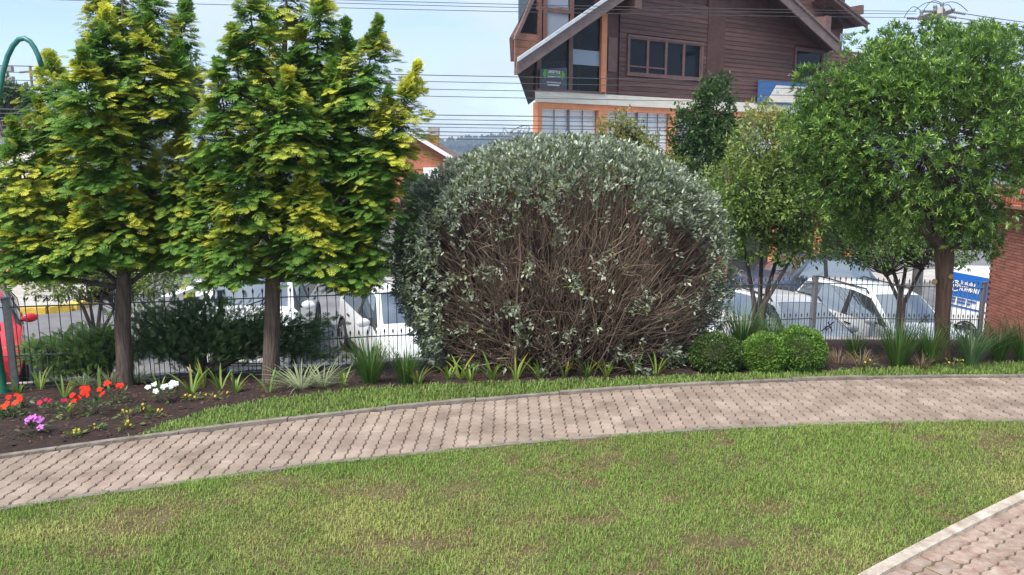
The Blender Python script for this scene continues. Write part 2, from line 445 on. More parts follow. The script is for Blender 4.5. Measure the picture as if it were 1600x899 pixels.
# ---- pavement across the road with yellow painted kerb, crossing stripes
def zs(x): return z_street(x)
def onst(px, py):
    p = onz(px, py, -1.3)
    for _ in range(6): p = onz(px, py, zs(p.x))
    return p
ker = [onst(p[0], p[1]) for p in [(-160, 492), (20, 491), (75, 489), (110, 485), (140, 476), (165, 462), (230, 440), (300, 424), (355, 414)]]
ker = [Vector((p.x, p.y, zs(p.x))) for p in ker]
back = [p + Vector((-7.5, 7.0, 0)) for p in ker]
mb = MB()
for k in range(len(ker) - 1):
    q = [ker[k], ker[k + 1], back[k + 1], back[k]]
    mb.prism([(p.x, p.y, zs(p.x) + 0.13) for p in q], [(p.x, p.y, zs(p.x) - 0.3) for p in q])
tag(mb.build("pavement", 'pavement'), kind="structure")
kroot = tag(empty("kerb"), kind="structure")
for k in range(len(ker) - 1):
    a, b = ker[k], ker[k + 1]
    n = Vector((b.y - a.y, a.x - b.x, 0)).normalized() * 0.16
    nseg = max(1, int((b - a).length / 1.2))
    for j in range(nseg):
        p, q = a.lerp(b, (j + 0.01) / nseg), a.lerp(b, (j + 0.99) / nseg)
        c = [p + n, q + n, q - n * 0.6, p - n * 0.6]
        MB().prism([(v.x, v.y, zs(v.x) + 0.155) for v in c], [(v.x, v.y, zs(v.x) - 0.2) for v in c]).build("kerb_stone", 'paint_yellow' if k < 5 else 'concrete', kroot)
def stripe(pts, name="road_marking"):
    q = []
    for px, py in pts:
        p = onst(px, py)
        q.append((p.x, p.y, zs(p.x) + 0.006))
    tag(MB().poly(q).build(name, 'paint_white'), kind="structure")
stripe([(250, 464), (268, 464), (312, 447), (292, 447)])
stripe([(290, 464), (309, 464), (349, 447), (330, 447)])
stripe([(330, 464), (350, 464), (388, 447), (368, 447)])
stripe([(372, 464), (392, 464), (428, 447), (408, 447)])
stripe([(300, 441), (420, 441), (420, 437), (303, 437)])
# pavement in front of the chalet
OB = Vector((0.7, 22.0, 0)); EU = Vector((0.84, 0.5426, 0)); EN = Vector((0.5426, -0.84, 0))
q = [OB - EU * 3 + EN * 2.0, OB + EU * 24 + EN * 2.0, OB + EU * 24 - EN * 0.5, OB - EU * 3 - EN * 0.5]
tag(MB().prism([(p.x, p.y, zs(p.x) + 0.14) for p in q], [(p.x, p.y, zs(p.x) - 0.3) for p in q]).build("pavement", 'pavement'), kind="structure")
# ---- hills
V = []; F = []; n = 160
for i in range(n + 1):
    x = -900 + 1800 * i / n
    h = 16 + 9 * math.sin(x * 0.006 + 1) + 5 * math.sin(x * 0.021) + 3.0 * float(vnoise(x, 0, 14, 2)) + 2.5 * float(vnoise(x, 0, 6, 4))
    V += [(x, 900, -30), (x, 930, h * 0.7), (x, 980, h), (x, 1200, -30)]
for i in range(n):
    for j in range(3):
        a = i * 4 + j; F.append((a, a + 4, a + 5, a + 1))
me = bpy.data.meshes.new("hill"); me.from_pydata(V, [], F); me.update()
tag(link("hill", me, None, 'hill'), kind="structure")
# wooded ridge: many crowns read as one mass
hv, ht, hc = [], [], []
tv = np.array([[0, 0, 1.25], [1, 0, 0.3], [0.31, .95, 0.2], [-.81, .59, 0.35], [-.81, -.59, 0.2], [.31, -.95, 0.3], [0, 0, -0.7]]); tt = np.array([[0, 1, 2], [0, 2, 3], [0, 3, 4], [0, 4, 5], [0, 5, 1], [6, 2, 1], [6, 3, 2], [6, 4, 3], [6, 5, 4], [6, 1, 5]])
N = 2600
xx = NR.uniform(-600, 600, N); t = NR.uniform(0, 1, N); yy = 925 + 60 * t
hh = np.array([16 + 9 * math.sin(x * 0.006 + 1) + 5 * math.sin(x * 0.021) + 3.0 * float(vnoise(x, 0, 14, 2)) + 2.5 * float(vnoise(x, 0, 6, 4)) for x in xx]) * (0.68 + 0.32 * t)
s = NR.uniform(3, 6.5, N)[:, None]
P = np.stack([xx, yy, hh + s[:, 0] * 0.4], 1)
E3 = np.eye(3)
V_, T_, C_ = instance(tv, tt, np.tile(E3[0], (N, 1)) * s, np.tile(E3[1], (N, 1)) * s, np.tile(E3[2], (N, 1)) * s * NR.uniform(.8, 1.5, (N, 1)), P, lerp((0.018, 0.036, 0.02), (0.04, 0.065, 0.03), NR.random(N)))
tag(link("far_forest", np_mesh("far_forest", V_, T_, C_), None, 'leaf'), "dark wooded ridge on the horizon left of the chalet", "forest", kind="stuff")

# ---- air between here and the ridge
hzm = bpy.data.materials.new("haze"); hzm.use_nodes = True
for n_ in list(hzm.node_tree.nodes): hzm.node_tree.nodes.remove(n_)
ho_ = hzm.node_tree.nodes.new("ShaderNodeOutputMaterial"); pv = hzm.node_tree.nodes.new("ShaderNodeVolumePrincipled")
pv.inputs["Color"].default_value = (0.62, 0.76, 1.0, 1); pv.inputs["Density"].default_value = 0.0006; pv.inputs["Anisotropy"].default_value = 0.2
hzm.node_tree.links.new(pv.outputs[0], ho_.inputs["Volume"])
hb = MB().box((-1600, -60, -33), (1600, 1600, 48)).build("haze", hzm); tag(hb, "faint blue haze over the valley", None, kind="stuff")
hb.display_type = 'BOUNDS'
# ================================================================== PAVED PATH
path = tag(empty("garden_path"), kind="structure")
tag(path, "curving footpath of interlocking grey pink pavers across the garden", None)
V = []; F = []
for i, x in enumerate(XS):
    V += [(x, y_near(x) - 0.07, -0.035), (x, y_far(x) + 0.07, -0.035)]
    if i: F.append((2 * i - 2, 2 * i, 2 * i + 1, 2 * i - 1))
me = bpy.data.meshes.new("bedding_sand"); me.from_pydata(V, [], F); me.update()
link("bedding_sand", me, path, 'joint')
PW, PL, ZA = 0.098, 0.198, 0.0085
def paver_outline(cx, cy, g=0.0028):
    n = 4; L = []; Rr = []
    for k in range(n + 1):
        y = -PL / 2 + PL * k / n + (g if k == 0 else (-g if k == n else 0)); o = ZA if k % 2 else -ZA
        L.append((cx - PW / 2 + g + o, cy + y)); Rr.append((cx + PW / 2 - g + o, cy + y))
    return Rr + L[::-1]
def clip_half(poly, f):
    out = []
    for i in range(len(poly)):
        a, b = poly[i], poly[(i + 1) % len(poly)]; fa, fb = f(a), f(b)
        if fa >= 0: out.append(a)
        if fa * fb < 0:
            t = fa / (fa - fb); out.append((a[0] + (b[0] - a[0]) * t, a[1] + (b[1] - a[1]) * t))
    return out
def paver_geo(poly, z0=0.0, ch=0.006, dz=0.009):
    cx = sum(p[0] for p in poly) / len(poly); cy = sum(p[1] for p in poly) / len(poly)
    n = len(poly); top = []; 
    for x, y in poly:
        d = math.hypot(x - cx, y - cy) + 1e-6; k = max(0, 1 - ch * 1.3 / d)
        top.append((cx + (x - cx) * k, cy + (y - cy) * k, z0))
    low = [(x, y, z0 - dz) for x, y in poly]; btm = [(x, y, z0 - 0.034) for x, y in poly]
    V = top + low + btm; F = [tuple(range(n))]
    for k in range(n):
        j = (k + 1) % n
        F.append((k, n + k, n + j, j)); F.append((n + k, 2 * n + k, 2 * n + j, n + j))
    return V, F
full = paver_outline(0, 0)
fv, ff = paver_geo(full)
full_me = bpy.data.meshes.new("paver"); full_me.from_pydata(fv, [], ff); full_me.update(); full_me.materials.append(M['paver'])
cand = []
for c in range(-75, 100):
    cx = c * 0.1
    lo, hi = y_near(cx) - 0.2, y_far(cx) + 0.2
    off = (0.1 if c % 2 else 0.0) + 0.0
    j0, j1 = int(lo / 0.2) - 1, int(hi / 0.2) + 2
    for j in range(j0, j1):
        cy = j * 0.2 + off
        o = paver_outline(cx, cy)
        inn = [y_near(p[0]) + 0.004 <= p[1] <= y_far(p[0]) - 0.004 for p in o]
        if all(inn): cand.append((cx, cy, None))
        elif any(inn):
            s0 = (y_near(cx + .05) - y_near(cx - .05)) / 0.1; s1 = (y_far(cx + .05) - y_far(cx - .05)) / 0.1
            pp = clip_half(o, lambda p: p[1] - (y_near(cx) + s0 * (p[0] - cx) + 0.004))
            if len(pp) > 2: pp = clip_half(pp, lambda p: (y_far(cx) + s1 * (p[0] - cx) - 0.004) - p[1])
            if len(pp) > 2:
                ar = abs(sum(pp[i][0] * pp[(i + 1) % len(pp)][1] - pp[(i + 1) % len(pp)][0] * pp[i][1] for i in range(len(pp)))) / 2
                if ar > 0.0015: cand.append((cx, cy, pp))
def in_view(cx, cy): return abs(cx) < 0.675 * cy
cand.sort(key=lambda q: (0 if in_view(q[0], q[1]) else 1, q[1] * q[1] / (0.019 if q[2] is None else 0.012)))
restV, restF = [], []
for i, (cx, cy, pp) in enumerate(cand):
    dz = R.uniform(-0.003, 0.003); rx, ry = R.gauss(0, 0.008), R.gauss(0, 0.008)
    if i < 298:
        if pp is None: o = link("paver", full_me, path)
        else:
            v, f = paver_geo([(x - cx, y - cy) for x, y in pp]); m2 = bpy.data.meshes.new("paver"); m2.from_pydata(v, [], f); m2.update()
            o = link("paver", m2, path, 'paver')
        o.location = (cx, cy, dz); o.rotation_euler = (rx, ry, R.gauss(0, 0.012))
    else:
        v, f = paver_geo(pp if pp else [(x + cx, y + cy) for x, y in full], dz); k = len(restV)
        restV += v; restF += [tuple(k + a for a in q) for q in f]
me = bpy.data.meshes.new("paver_field"); me.from_pydata(restV, [], restF); me.update()
tag(link("paver_field", me, path, 'paver'), kind="stuff")
x = -9.0
while x < 11:
    for fn, a, b in ((y_near, -0.062, -0.003), (y_far, 0.003, 0.062)):
        x1 = x + 0.78; q = []
        zt = (0.008 if fn is y_near else 0.022) + R.uniform(-0.006, 0.006)
        for k in range(5): xx = x + (x1 - x) * k / 4; q.append((xx, fn(xx) + a))
        for k in range(4, -1, -1): xx = x + (x1 - x) * k / 4; q.append((xx, fn(xx) + b))
        MB().prism([(p[0], p[1], zt) for p in q], [(p[0], p[1], -0.12) for p in q]).build("kerb_stone", 'kerb', path)
    x += 0.788
# ---- terrace at the right corner
def y_ter(x): return 3.81 + 0.70 * (x - 1.9) - 0.022 * (x - 1.9) ** 2
ter = tag(empty("terrace"), kind="structure")
mb = MB()
for k in range(30):
    a, b = 0.2 + k * 0.2, 0.4 + k * 0.2
    mb.poly([(a, -1, -0.028), (b, -1, -0.028), (b, y_ter(b) - 0.05, -0.028), (a, y_ter(a) - 0.05, -0.028)])
mb.build("bedding_sand", 'joint', ter)
tpm = bpy.data.meshes.new("paver"); tpm.from_pydata(fv, [], ff); tpm.update(); tpm.materials.append(M['paver_near'])
ang = math.radians(34); ca, sa = math.cos(ang), math.sin(ang)
tc_ = []
for c in range(-45, 60):
    for j in range(-40, 60):
        lx, ly = c * 0.1, j * 0.2 + (0.1 if c % 2 else 0)
        # long axis along the kerb direction
        wx, wy = 1.9 + ly * ca + lx * sa, 3.7 + ly * sa - lx * ca
        if wx < 0.4 or wx > 6 or wy < 1.6 or wy > y_ter(wx) - 0.02: continue
        tc_.append((wx, wy))
tc_.sort(key=lambda q: (0 if (abs(q[0]) < 0.69 * q[1] and q[1] > 3.6) else 1, q[1]))
rv, rf = [], []
for i, (wx, wy) in enumerate(tc_):
    if i < 150:
        o = link("paver", tpm, ter); o.location = (wx, wy, 0.004 + R.uniform(-0.004, 0.004)); o.rotation_euler = (R.gauss(0, .01), R.gauss(0, .01), ang - PI / 2)
    else:
        k = len(rv); b = ang - PI / 2
        rv += [(wx + p[0] * math.cos(b) - p[1] * math.sin(b), wy + p[0] * math.sin(b) + p[1] * math.cos(b), p[2] + 0.004) for p in fv]; rf += [tuple(k + a for a in q) for q in ff]
me = bpy.data.meshes.new("paver_field"); me.from_pydata(rv, [], rf); me.update(); tag(link("paver_field", me, ter, 'paver_near'), kind="stuff")
x = 0.3
while x < 6:
    q = []; x1 = x + 0.62
    for k in range(5): xx = x + (x1 - x) * k / 4; q.append((xx, y_ter(xx)))
    for k in range(4, -1, -1): xx = x + (x1 - x) * k / 4; q.append((xx + 0.038, y_ter(xx) - 0.055))
    MB().prism([(p[0], p[1], 0.03) for p in q], [(p[0], p[1], -0.12) for p in q]).build("kerb_stone", 'kerb_white', ter)
    x += 0.624

# ================================================================== GRASS
def blades(n, X, Y, Zg, L, W, cols, lean=0.9):
    a = NR.uniform(0, 2 * PI, n); bend = NR.uniform(0.25, 1.0, n) * lean
    d = np.stack([np.cos(a), np.sin(a), np.zeros(n)], 1); s = np.stack([-np.sin(a), np.cos(a), np.zeros(n)], 1)
    P0 = np.stack([X, Y, Zg], 1); up = np.array([0, 0, 1.0])
    P1 = P0 + d * (L * 0.30 * bend)[:, None] + up * (L * 0.52)[:, None]
    P2 = P0 + d * (L * 0.85 * bend)[:, None] + up * (L * (0.95 - 0.55 * bend))[:, None]
    w0 = s * (W * 0.5)[:, None]; w1 = s * (W * 0.45)[:, None]
    V = np.stack([P0 - w0, P0 + w0, P1 - w1, P1 + w1, P2], 1).reshape(-1, 3)
    base = (np.arange(n) * 5)[:, None, None]
    T = (np.array([[0, 1, 3], [0, 3, 2], [2, 3, 4]])[None] + base).reshape(-1, 3)
    C = np.repeat(cols[:, None, :], 5, axis=1).reshape(-1, 3)
    return V, T, C
def grass_cols(x, y, n, dry_amt=1.0):
    g = lerp((0.13, 0.215, 0.042), (0.255, 0.345, 0.085), NR.random(n))
    yel = lerp((0.36, 0.37, 0.11), (0.44, 0.41, 0.17), NR.random(n))
    brn = lerp((0.20, 0.135, 0.065), (0.34, 0.26, 0.13), NR.random(n))
    big = vnoise(x, y, 0.9, 1) * 0.6 + vnoise(x, y, 0.25, 2) * 0.4
    c = lerp(g, yel, np.clip((big - 0.45) * 1.6, 0, 0.6) * dry_amt)
    b = vnoise(x, y * 1.6, 0.55, 9) * 0.55 + vnoise(x, y, 0.13, 8) * 0.45
    pr = np.clip((b - 0.56) * 2.6, 0.06, 0.55) * dry_amt
    isb = NR.random(n) < pr
    c[isb] = brn[isb]
    c = c * 1.22
    return c, b
xs = NR.uniform(-4.9, 5.6, 385000); ys = NR.uniform(3.15, 6.4, 385000)
keep = (ys < y_near(xs) - 0.045 + 0.03 * vnoise(xs, ys, 0.08, 4)) & (np.abs(xs) < 0.70 * ys + 0.9) & ~((xs > 0.2) & (ys < y_ter(xs) + 0.01))
xs, ys = xs[keep], ys[keep]
c, b = grass_cols(xs, ys, len(xs))
thin = NR.random(len(xs)) > np.clip((b - 0.62) * 2.6, 0, 0.55)
xs, ys, c, b = xs[thin], ys[thin], c[thin], b[thin]
# greener band along the path
n = len(xs)
edge = np.clip(1 - (y_near(xs) - ys) / 0.55, 0, 1) * np.clip((0.6 - xs) / 2.0, 0, 1)
c = lerp(c, np.array([0.15, 0.30, 0.04])[None] * NR.uniform(0.8, 1.3, (n, 1)), edge * 0.65)
L = NR.uniform(0.020, 0.052, n) * (0.75 + .55 * vnoise(xs, ys, .35, 12)) * (1 - 0.35 * np.clip((b - 0.5) * 2, 0, 1))
V_, T_, C_ = blades(n, xs, ys, np.full(n, -0.01), L, NR.uniform(0.0028, 0.0056, n), c)
tag(link("lawn_grass", np_mesh("lawn_grass", V_, T_, C_), None, 'grass'), "mown yellow green lawn with brown patches in front of the path", "lawn", kind="stuff")
N = 130000
xs = NR.uniform(-3.1, 8.0, N); ys = NR.uniform(5.5, 8.4, N)
yb = np.array([y_bed(x) for x in np.linspace(-3.1, 8, 400)]); ybx = np.interp(xs, np.linspace(-3.1, 8, 400), yb)
keep = (ys > y_far(xs) + 0.05) & (ys < ybx + 0.06 * vnoise(xs, ys, 0.1, 7))
xs, ys = xs[keep], ys[keep]; n = len(xs)
c = lerp((0.12, 0.22, 0.045), (0.30, 0.40, 0.11), NR.random(n))
V_, T_, C_ = blades(n, xs, ys, np.full(n, -0.01), NR.uniform(0.04, 0.085, n), NR.uniform(0.005, 0.009, n), c)
tag(link("verge_grass", np_mesh("verge_grass", V_, T_, C_), None, 'grass'), "thick green grass strip between the path and the planted bed", "grass", kind="stuff")
# bark chips on the bed
N = 14000
xs = NR.uniform(-7, 8.5, N); ys = NR.uniform(4.8, 11, N)
yb = np.array([y_bed(x) for x in np.linspace(-9, 11, 500)]); ybx = np.interp(xs, np.linspace(-9, 11, 500), yb)
keep = (ys > ybx + 0.02) & (ys < y_fence(xs) + 0.2); xs, ys = xs[keep], ys[keep]; n = len(xs)
zz = np.array([zm(a, b_) for a, b_ in zip(xs, ys)]) + 0.006
tv = np.array([[-1, -.35, 0], [1, -.3, 0], [.9, .4, 0], [-.8, .3, 0], [0, 0, .35]]); tt = np.array([[0, 1, 4], [1, 2, 4], [2, 3, 4], [3, 0, 4]])
a = NR.uniform(0, 2 * PI, n); dd = np.stack([np.cos(a), np.sin(a), NR.uniform(-.5, .5, n)], 1); up = np.stack([NR.normal(0, .3, n), NR.normal(0, .3, n), np.ones(n)], 1)
X_, Y_, Z_ = frame(dd, up); s = NR.uniform(0.007, 0.028, (n, 1))
V_, T_, C_ = instance(tv, tt, X_ * s, Y_ * s, Z_ * s, np.stack([xs, ys, zz], 1), np.ones((n, 3)))
tag(link("bark_chips", np_mesh("bark_chips", V_, T_, C_), None, 'chip'), "loose dark bark chips on the planted bed", "mulch", kind="stuff")
# ================================================================== FENCE
fence = empty("iron_fence", (0, 0, 0), 0, "low black iron railing with spear tipped bars behind the planted bed", "fence")
def fp(x, dz=0.0): return Vector((x, y_fence(x), z_rail(x) + dz))
FX0, FX1 = -8.5, 8.2
knots = [-8.5, -6, -1.7, 3.4, 5, 8, 8.2]
for dz, th in ((0.0, 0.026), (-0.56, 0.024), (-0.93, 0.024)):
    mb = MB()
    for a, b in zip(knots[:-1], knots[1:]): mb.bar(fp(a, dz), fp(b, dz), th, 0.012)
    mb.build("rail", 'iron', fence)
dirf = math.atan(0.345)
def spear(h, r=0.0065):
    mb = MB()
    mb.tube([(0, 0, -0.98), (0, 0, h)], r, 5)
    mb.lathe([(0.002, h - 0.004), (0.013, h + 0.006), (0.006, h + 0.014), (0.015, h + 0.028), (0.001, h + 0.072)], 6)
    return mb.mesh("bar", True)
tall = spear(0.055, 0.0056); tall.materials.append(M['iron'])
short = spear(-0.53, 0.004); short.materials.append(M['iron'])
x = FX0 + 0.03; k = 0
while x < FX1:
    if x > -6.2:
        o = link("bar", tall, fence); o.location = fp(x); o.rotation_euler = (R.gauss(0, .006), R.gauss(0, .006), dirf)
        o = link("short_bar", short, fence); o.location = fp(x + 0.052); o.rotation_euler = (0, 0, dirf)
    x += 0.104
for x, h in ((-5.62, 0.10), (-3.52, 0.10), (-0.75, 0.1), (2.05, 0.1), (4.8, 0.12), (8.2, 0.10)):
    mb = MB(); w = 0.03
    mb.box((-w, -w, -1.15), (w, w, h)); mb.box((-w * 1.25, -w * 1.25, h), (w * 1.25, w * 1.25, h + 0.014))
    o = mb.build("post", 'iron_grey', fence); o.location = fp(x); o.rotation_euler = (0, 0, dirf)

# ================================================================== BRICK WALL
wd = Vector((0.095, 1.0, 0)).normalized(); wn = Vector((-wd.y, wd.x, 0))          # face looks to the left
wall_far = at(1546, 430, 13.2); wall_far.z = 0
ww = empty("brick_wall", (wall_far.x, wall_far.y, -1.3), math.atan2(-wd.y, -wd.x), "tall red brick wall at the right end of the fence", "wall")
# local x runs toward the camera, local y is +-: find which side faces left
WL, ztop = 5.0, 2.72
fy = 1 if (Vector((math.sin(math.atan2(-wd.y, -wd.x)) * -1, math.cos(math.atan2(-wd.y, -wd.x)), 0)).dot(wn) > 0) else -1
MB().box((0, -0.2 if fy > 0 else 0.0, -1.5), (WL, 0.0 if fy > 0 else 0.2, ztop)).build("mortar_core", 'mortar', ww)
bl, bh, bp = 0.196, 0.042, 0.0502
bm_ = MB().prism([(0, 0.0125 * fy, 0), (bl, 0.0125 * fy, 0), (bl, 0.0125 * fy, bh), (0, 0.0125 * fy, bh)], [(0, -0.03 * fy, 0), (bl, -0.03 * fy, 0), (bl, -0.03 * fy, bh), (0, -0.03 * fy, bh)]).mesh("brick")
bm_.materials.append(M['brick'])
lst = []
for r in range(-6, int(ztop / bp)):
    for c in range(-1, int(WL / 0.205) + 1):
        bx_ = c * 0.205 + (0.1025 if r % 2 else 0.0)
        if bx_ < -0.03 or bx_ + bl > WL: continue
        lst.append((bx_, r * bp + 0.004))
lst.sort(key=lambda q: (0 if (q[0] < 1.25 and q[1] > 0.15) else 1, q[0]))
rv, rf = [], []
base_v = [tuple(v.co) for v in bm_.vertices]; base_f = [tuple(p.vertices) for p in bm_.polygons]
for i, (bx_, bz) in enumerate(lst):
    jy = R.uniform(-0.003, 0.003)
    if i < 296:
        o = link("brick", bm_, ww); o.location = (bx_, jy, bz)
    else:
        k = len(rv); rv += [(a + bx_, b + jy, c + bz) for a, b, c in base_v]; rf += [tuple(k + q for q in f) for f in base_f]
me = bpy.data.meshes.new("brick_field"); me.from_pydata(rv, [], rf); me.update(); tag(link("brick_field", me, ww, 'brick'), kind="stuff")
MB().box((-0.04, -0.24, ztop), (WL, 0.04, ztop + 0.05)).build("coping", 'brick', ww)
# red lattice on top
gr = empty("lattice_railing", (wall_far.x, wall_far.y, -1.3 + ztop + 0.05), math.atan2(-wd.y, -wd.x), "red metal lattice railing on top of the brick wall", "railing")
mb = MB()
for z0 in (0.02, 0.30): mb.bar((0.0, -0.1, z0), (WL, -0.1, z0), 0.022)
mb.build("rail", 'red_grille', gr)
k = 0
while k * 0.085 < WL - 0.1:
    a = k * 0.085
    MB().bar((a, -0.095, 0.03), (a + 0.085, -0.095, 0.29), 0.014).build("lattice_bar", 'red_grille', gr)
    MB().bar((a + 0.085, -0.105, 0.03), (a, -0.105, 0.29), 0.014).build("lattice_bar", 'red_grille', gr)
    k += 1
for c in range(3):
    pts = [(0.55 + c * 0.9 + 0.34 * math.cos(t) , -0.1, 0.31 + 0.22 * math.sin(t)) for t in np.linspace(0, PI, 10)]
    MB().tube(pts, 0.012, 6).build("scroll", 'red_grille', gr)

# ================================================================== GREEN LAMP POST
lp = at(-6, 560, 8.15)
lamp = empty("lamp_post", (lp.x, lp.y, z_garden(lp.x, lp.y)), 0, "green metal lamp post with arched goose neck at the left edge", "lamp post")
gz_ = lamp.location.z
MB().lathe([(0.095, -0.1), (0.095, 0.06), (0.07, 0.09), (0.062, 0.7), (0.075, 0.72), (0.075, 0.78), (0.055, 0.82), (0.052, 2.2), (0.035, 2.24), (0.03, 2.3)], 16).build("post", 'green_paint', lamp, True)
apex = at(32, 60, 8.15); leftx = at(-3, 150, 8.15); rr = 0.235
ztop_ = apex.z - gz_
pts = [(0, 0, 2.2)] + [tuple(at(a_, b_, lp.y) - lamp.location) for a_, b_ in ((-16, 215), (-6, 172), (0, 140), (5, 112), (12, 88), (20, 72), (29, 62), (38, 60), (47, 65), (54, 75), (60, 88), (65, 104))]
MB().tube(pts, 0.026, 10).build("goose_neck", 'green_pipe', lamp, True)
e = pts[-1]
0 and MB().lathe([(0.015, e[2] + 0.02), (0.03, e[2] - 0.03), (0.12, e[2] - 0.13), (0.13, e[2] - 0.16), (0.11, e[2] - 0.16)], 16, (e[0], 0, 0)).build("lamp_shade", 'green_pipe', lamp, True)

# ================================================================== CHALET
def uv(px, py, wofs=0.0):
    o = OB + EN * wofs; d = ray(px, py); c = Vector((0, 0, CAM_H))
    t = (o - c).dot(EN) / d.dot(EN); p = c + d * t
    return ((p - o).dot(EU), p.z)
ch = empty("wooden_chalet", (OB.x, OB.y, zs(OB.x)), 0, "brown timber clad chalet with orange posts and steep gable roof", "building")
ch_inv = Vector(ch.location)
def q3(u, v, wv): 
    p = OB + EU * u + EN * wv; return (p.x - ch_inv.x, p.y - ch_inv.y, v - ch_inv.z)
def slab(name, poly, w0, w1, m, parent=ch, smooth=False):
    return MB().prism([q3(u, v, w1) for u, v in poly], [q3(u, v, w0) for u, v in poly]).build(name, m, parent)
def rect(u0, v0, u1, v1): return [(u0, v0), (u1, v0), (u1, v1), (u0, v1)]
uc, _ = uv(938, 100)                      # orange corner post
v_band0 = uv(947, 165)[1]; v_band1 = uv(947, 148)[1]
uR = uv(1330, 150)[0] + 0.8
vg = zs(10) - 0.6                         # foot of the building
UL = 0.0
# roof lines of the front gable
Le = uv(808, 104); Lt = uv(952, 4); Re = uv(1314, 73); Rt = uv(1241, 4)
sl = (Lt[1] - Le[1]) / (Lt[0] - Le[0]); sr = (Rt[1] - Re[1]) / (Re[0] - Rt[0])
ua = (Re[1] + sr * Re[0] - Le[1] + sl * Le[0]) / (sl + sr); va = Le[1] + sl * (ua - Le[0])
def roof_v(u): return min(Le[1] + sl * (u - Le[0]), Re[1] + sr * (Re[0] - u))
BACK = Vector((0.045, 1.0, 0)).normalized()
def back3(u, v, wv, d):
    p = OB + EU * u + EN * wv + BACK * d; return (p.x - ch_inv.x, p.y - ch_inv.y, v - ch_inv.z)
# core behind cladding (dark sheathing) and roof slabs
core = [(uc, v_band1), (uR, v_band1), (uR, roof_v(uR) - 0.3)] + [(ua, va - 0.3), (uc, roof_v(uc) - 0.3)]
slab("wall", core, -0.25, -0.06, 'wood_dark')
OVH = 0.9
def roof_slab(name, a, b, w1, depth, th, m):
    top = [q3(a[0], a[1], w1), q3(b[0], b[1], w1), back3(b[0], b[1], w1, depth), back3(a[0], a[1], w1, depth)]
    bot = [(p[0], p[1], p[2] - th) for p in top]
    return MB().prism(top, bot).build(name, m, ch)
# with the overhang the barge plane is nearer: recompute its lines there
def bl_(px, py): return uv(px, py, OVH)
A0, A1 = bl_(808, 96), bl_(1000, -36); B0, B1 = bl_(1313, 70), bl_(1200, -36)
sA = (A1[1] - A0[1]) / (A1[0] - A0[0]); sB = (B1[1] - B0[1]) / (B0[0] - B1[0])
ux = (B0[1] + sB * B0[0] - A0[1] + sA * A0[0]) / (sA + sB); apx = (ux, A0[1] + sA * (ux - A0[0]))
rl = roof_slab("roof", (A0[0], A0[1] + 0.02), (apx[0], apx[1] + 0.02), OVH - 0.1, 14, 0.10, 'roof_tile')
rr_ = roof_slab("roof", (apx[0], apx[1] + 0.02), (B0[0], B0[1] + 0.02), OVH - 0.1, 12, 0.10, 'roof_tile')
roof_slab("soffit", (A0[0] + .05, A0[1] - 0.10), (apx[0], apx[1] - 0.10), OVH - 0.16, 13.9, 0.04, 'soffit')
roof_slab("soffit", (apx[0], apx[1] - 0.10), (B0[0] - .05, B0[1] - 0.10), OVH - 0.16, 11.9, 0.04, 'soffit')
def barge(a, b, hgt, w0, w1, m, name, dv=0.0):
    slab(name, [(a[0], a[1] + dv), (b[0], b[1] + dv), (b[0], b[1] + dv - hgt), (a[0], a[1] + dv - hgt)], w0, w1, m)
barge(A0, A1, 0.34, OVH - 0.06, OVH, 'barge', "barge_board")
barge(A0, A1, 0.10, OVH + 0.003, OVH + 0.06, 'gutter', "roof_edge", 0.09)
barge(B1, B0, 0.34, OVH - 0.06, OVH, 'barge', "barge_board")
barge(B1, B0, 0.09, OVH + 0.003, OVH + 0.05, 'barge', "roof_edge", 0.09)
for px, py in ((1263, 40), (968, 5)):
    u, v = uv(px, py); slab("rafter_end", rect(u - 0.12, v - 0.28, u + 0.12, v + 0.2), -0.05, OVH - 0.07, 'trim')
# siding boards
cu0, cu1 = uv(1104, 80)[0], uv(1131, 80)[0]
W0 = uv(978, 118); W1 = uv(1096, 118); wv0, wv1 = uv(1035, 123)[1], uv(1035, 60)[1]
wu0, wu1 = W0[0], W1[0]
S0 = uv(1241, 80)[0]; S1 = uv(1287, 80)[0]; sv0, sv1 = uv(1262, 128)[1], uv(1262, 76)[1]
pu0, pu1 = uv(949, 80)[0], uv(968, 80)[0]          # recessed strip right of the orange post
pit = 0.138; v = v_band1 + 0.02; row = 0
while v < 6.9:
    vt = v + pit - 0.008
    umax = Re[0] - (vt - Re[1]) / sr - 0.12 if vt > Re[1] else uR
    umin = max(pu1, Le[0] + (vt - Le[1]) / sl + 0.12)
    umax = min(umax, uR)
    spans = [(umin, cu0), (cu1, umax)]
    out = []
    for a, b in spans:
        cuts = []
        if vt > wv0 and v < wv1: cuts.append((wu0, wu1))
        if vt > sv0 and v < sv1: cuts.append((S0, S1))
        segs = [(a, b)]
        for c0, c1 in cuts:
            segs = [s_ for (p, q_) in segs for s_ in ((p, min(q_, c0)), (max(p, c1), q_))]
        out += [(p, q_) for p, q_ in segs if q_ - p > 0.08]
    for a, b in out:
        MB().prism([q3(a, v, 0.012), q3(b, v, 0.012), q3(b, vt, 0.0), q3(a, vt, 0.0)], [q3(a, v, -0.05), q3(b, v, -0.05), q3(b, vt, -0.05), q3(a, vt, -0.05)]).build("siding_board", 'wood', ch)
    v += pit; row += 1
slab("chimney_breast", [(cu0 + .003, v_band1), (cu1 - .003, v_band1), (cu1 - .003, 7.2), (cu0 + .003, 7.2)], -0.05, 0.03, 'wood_dark')
slab("recess_panel", [(pu0, v_band1 + .01), (pu1 - .01, v_band1 + .01), (pu1 - .01, roof_v(pu1) - .25), (pu0, roof_v(pu0) - .25)], -0.055, -0.045, 'wood_dark')
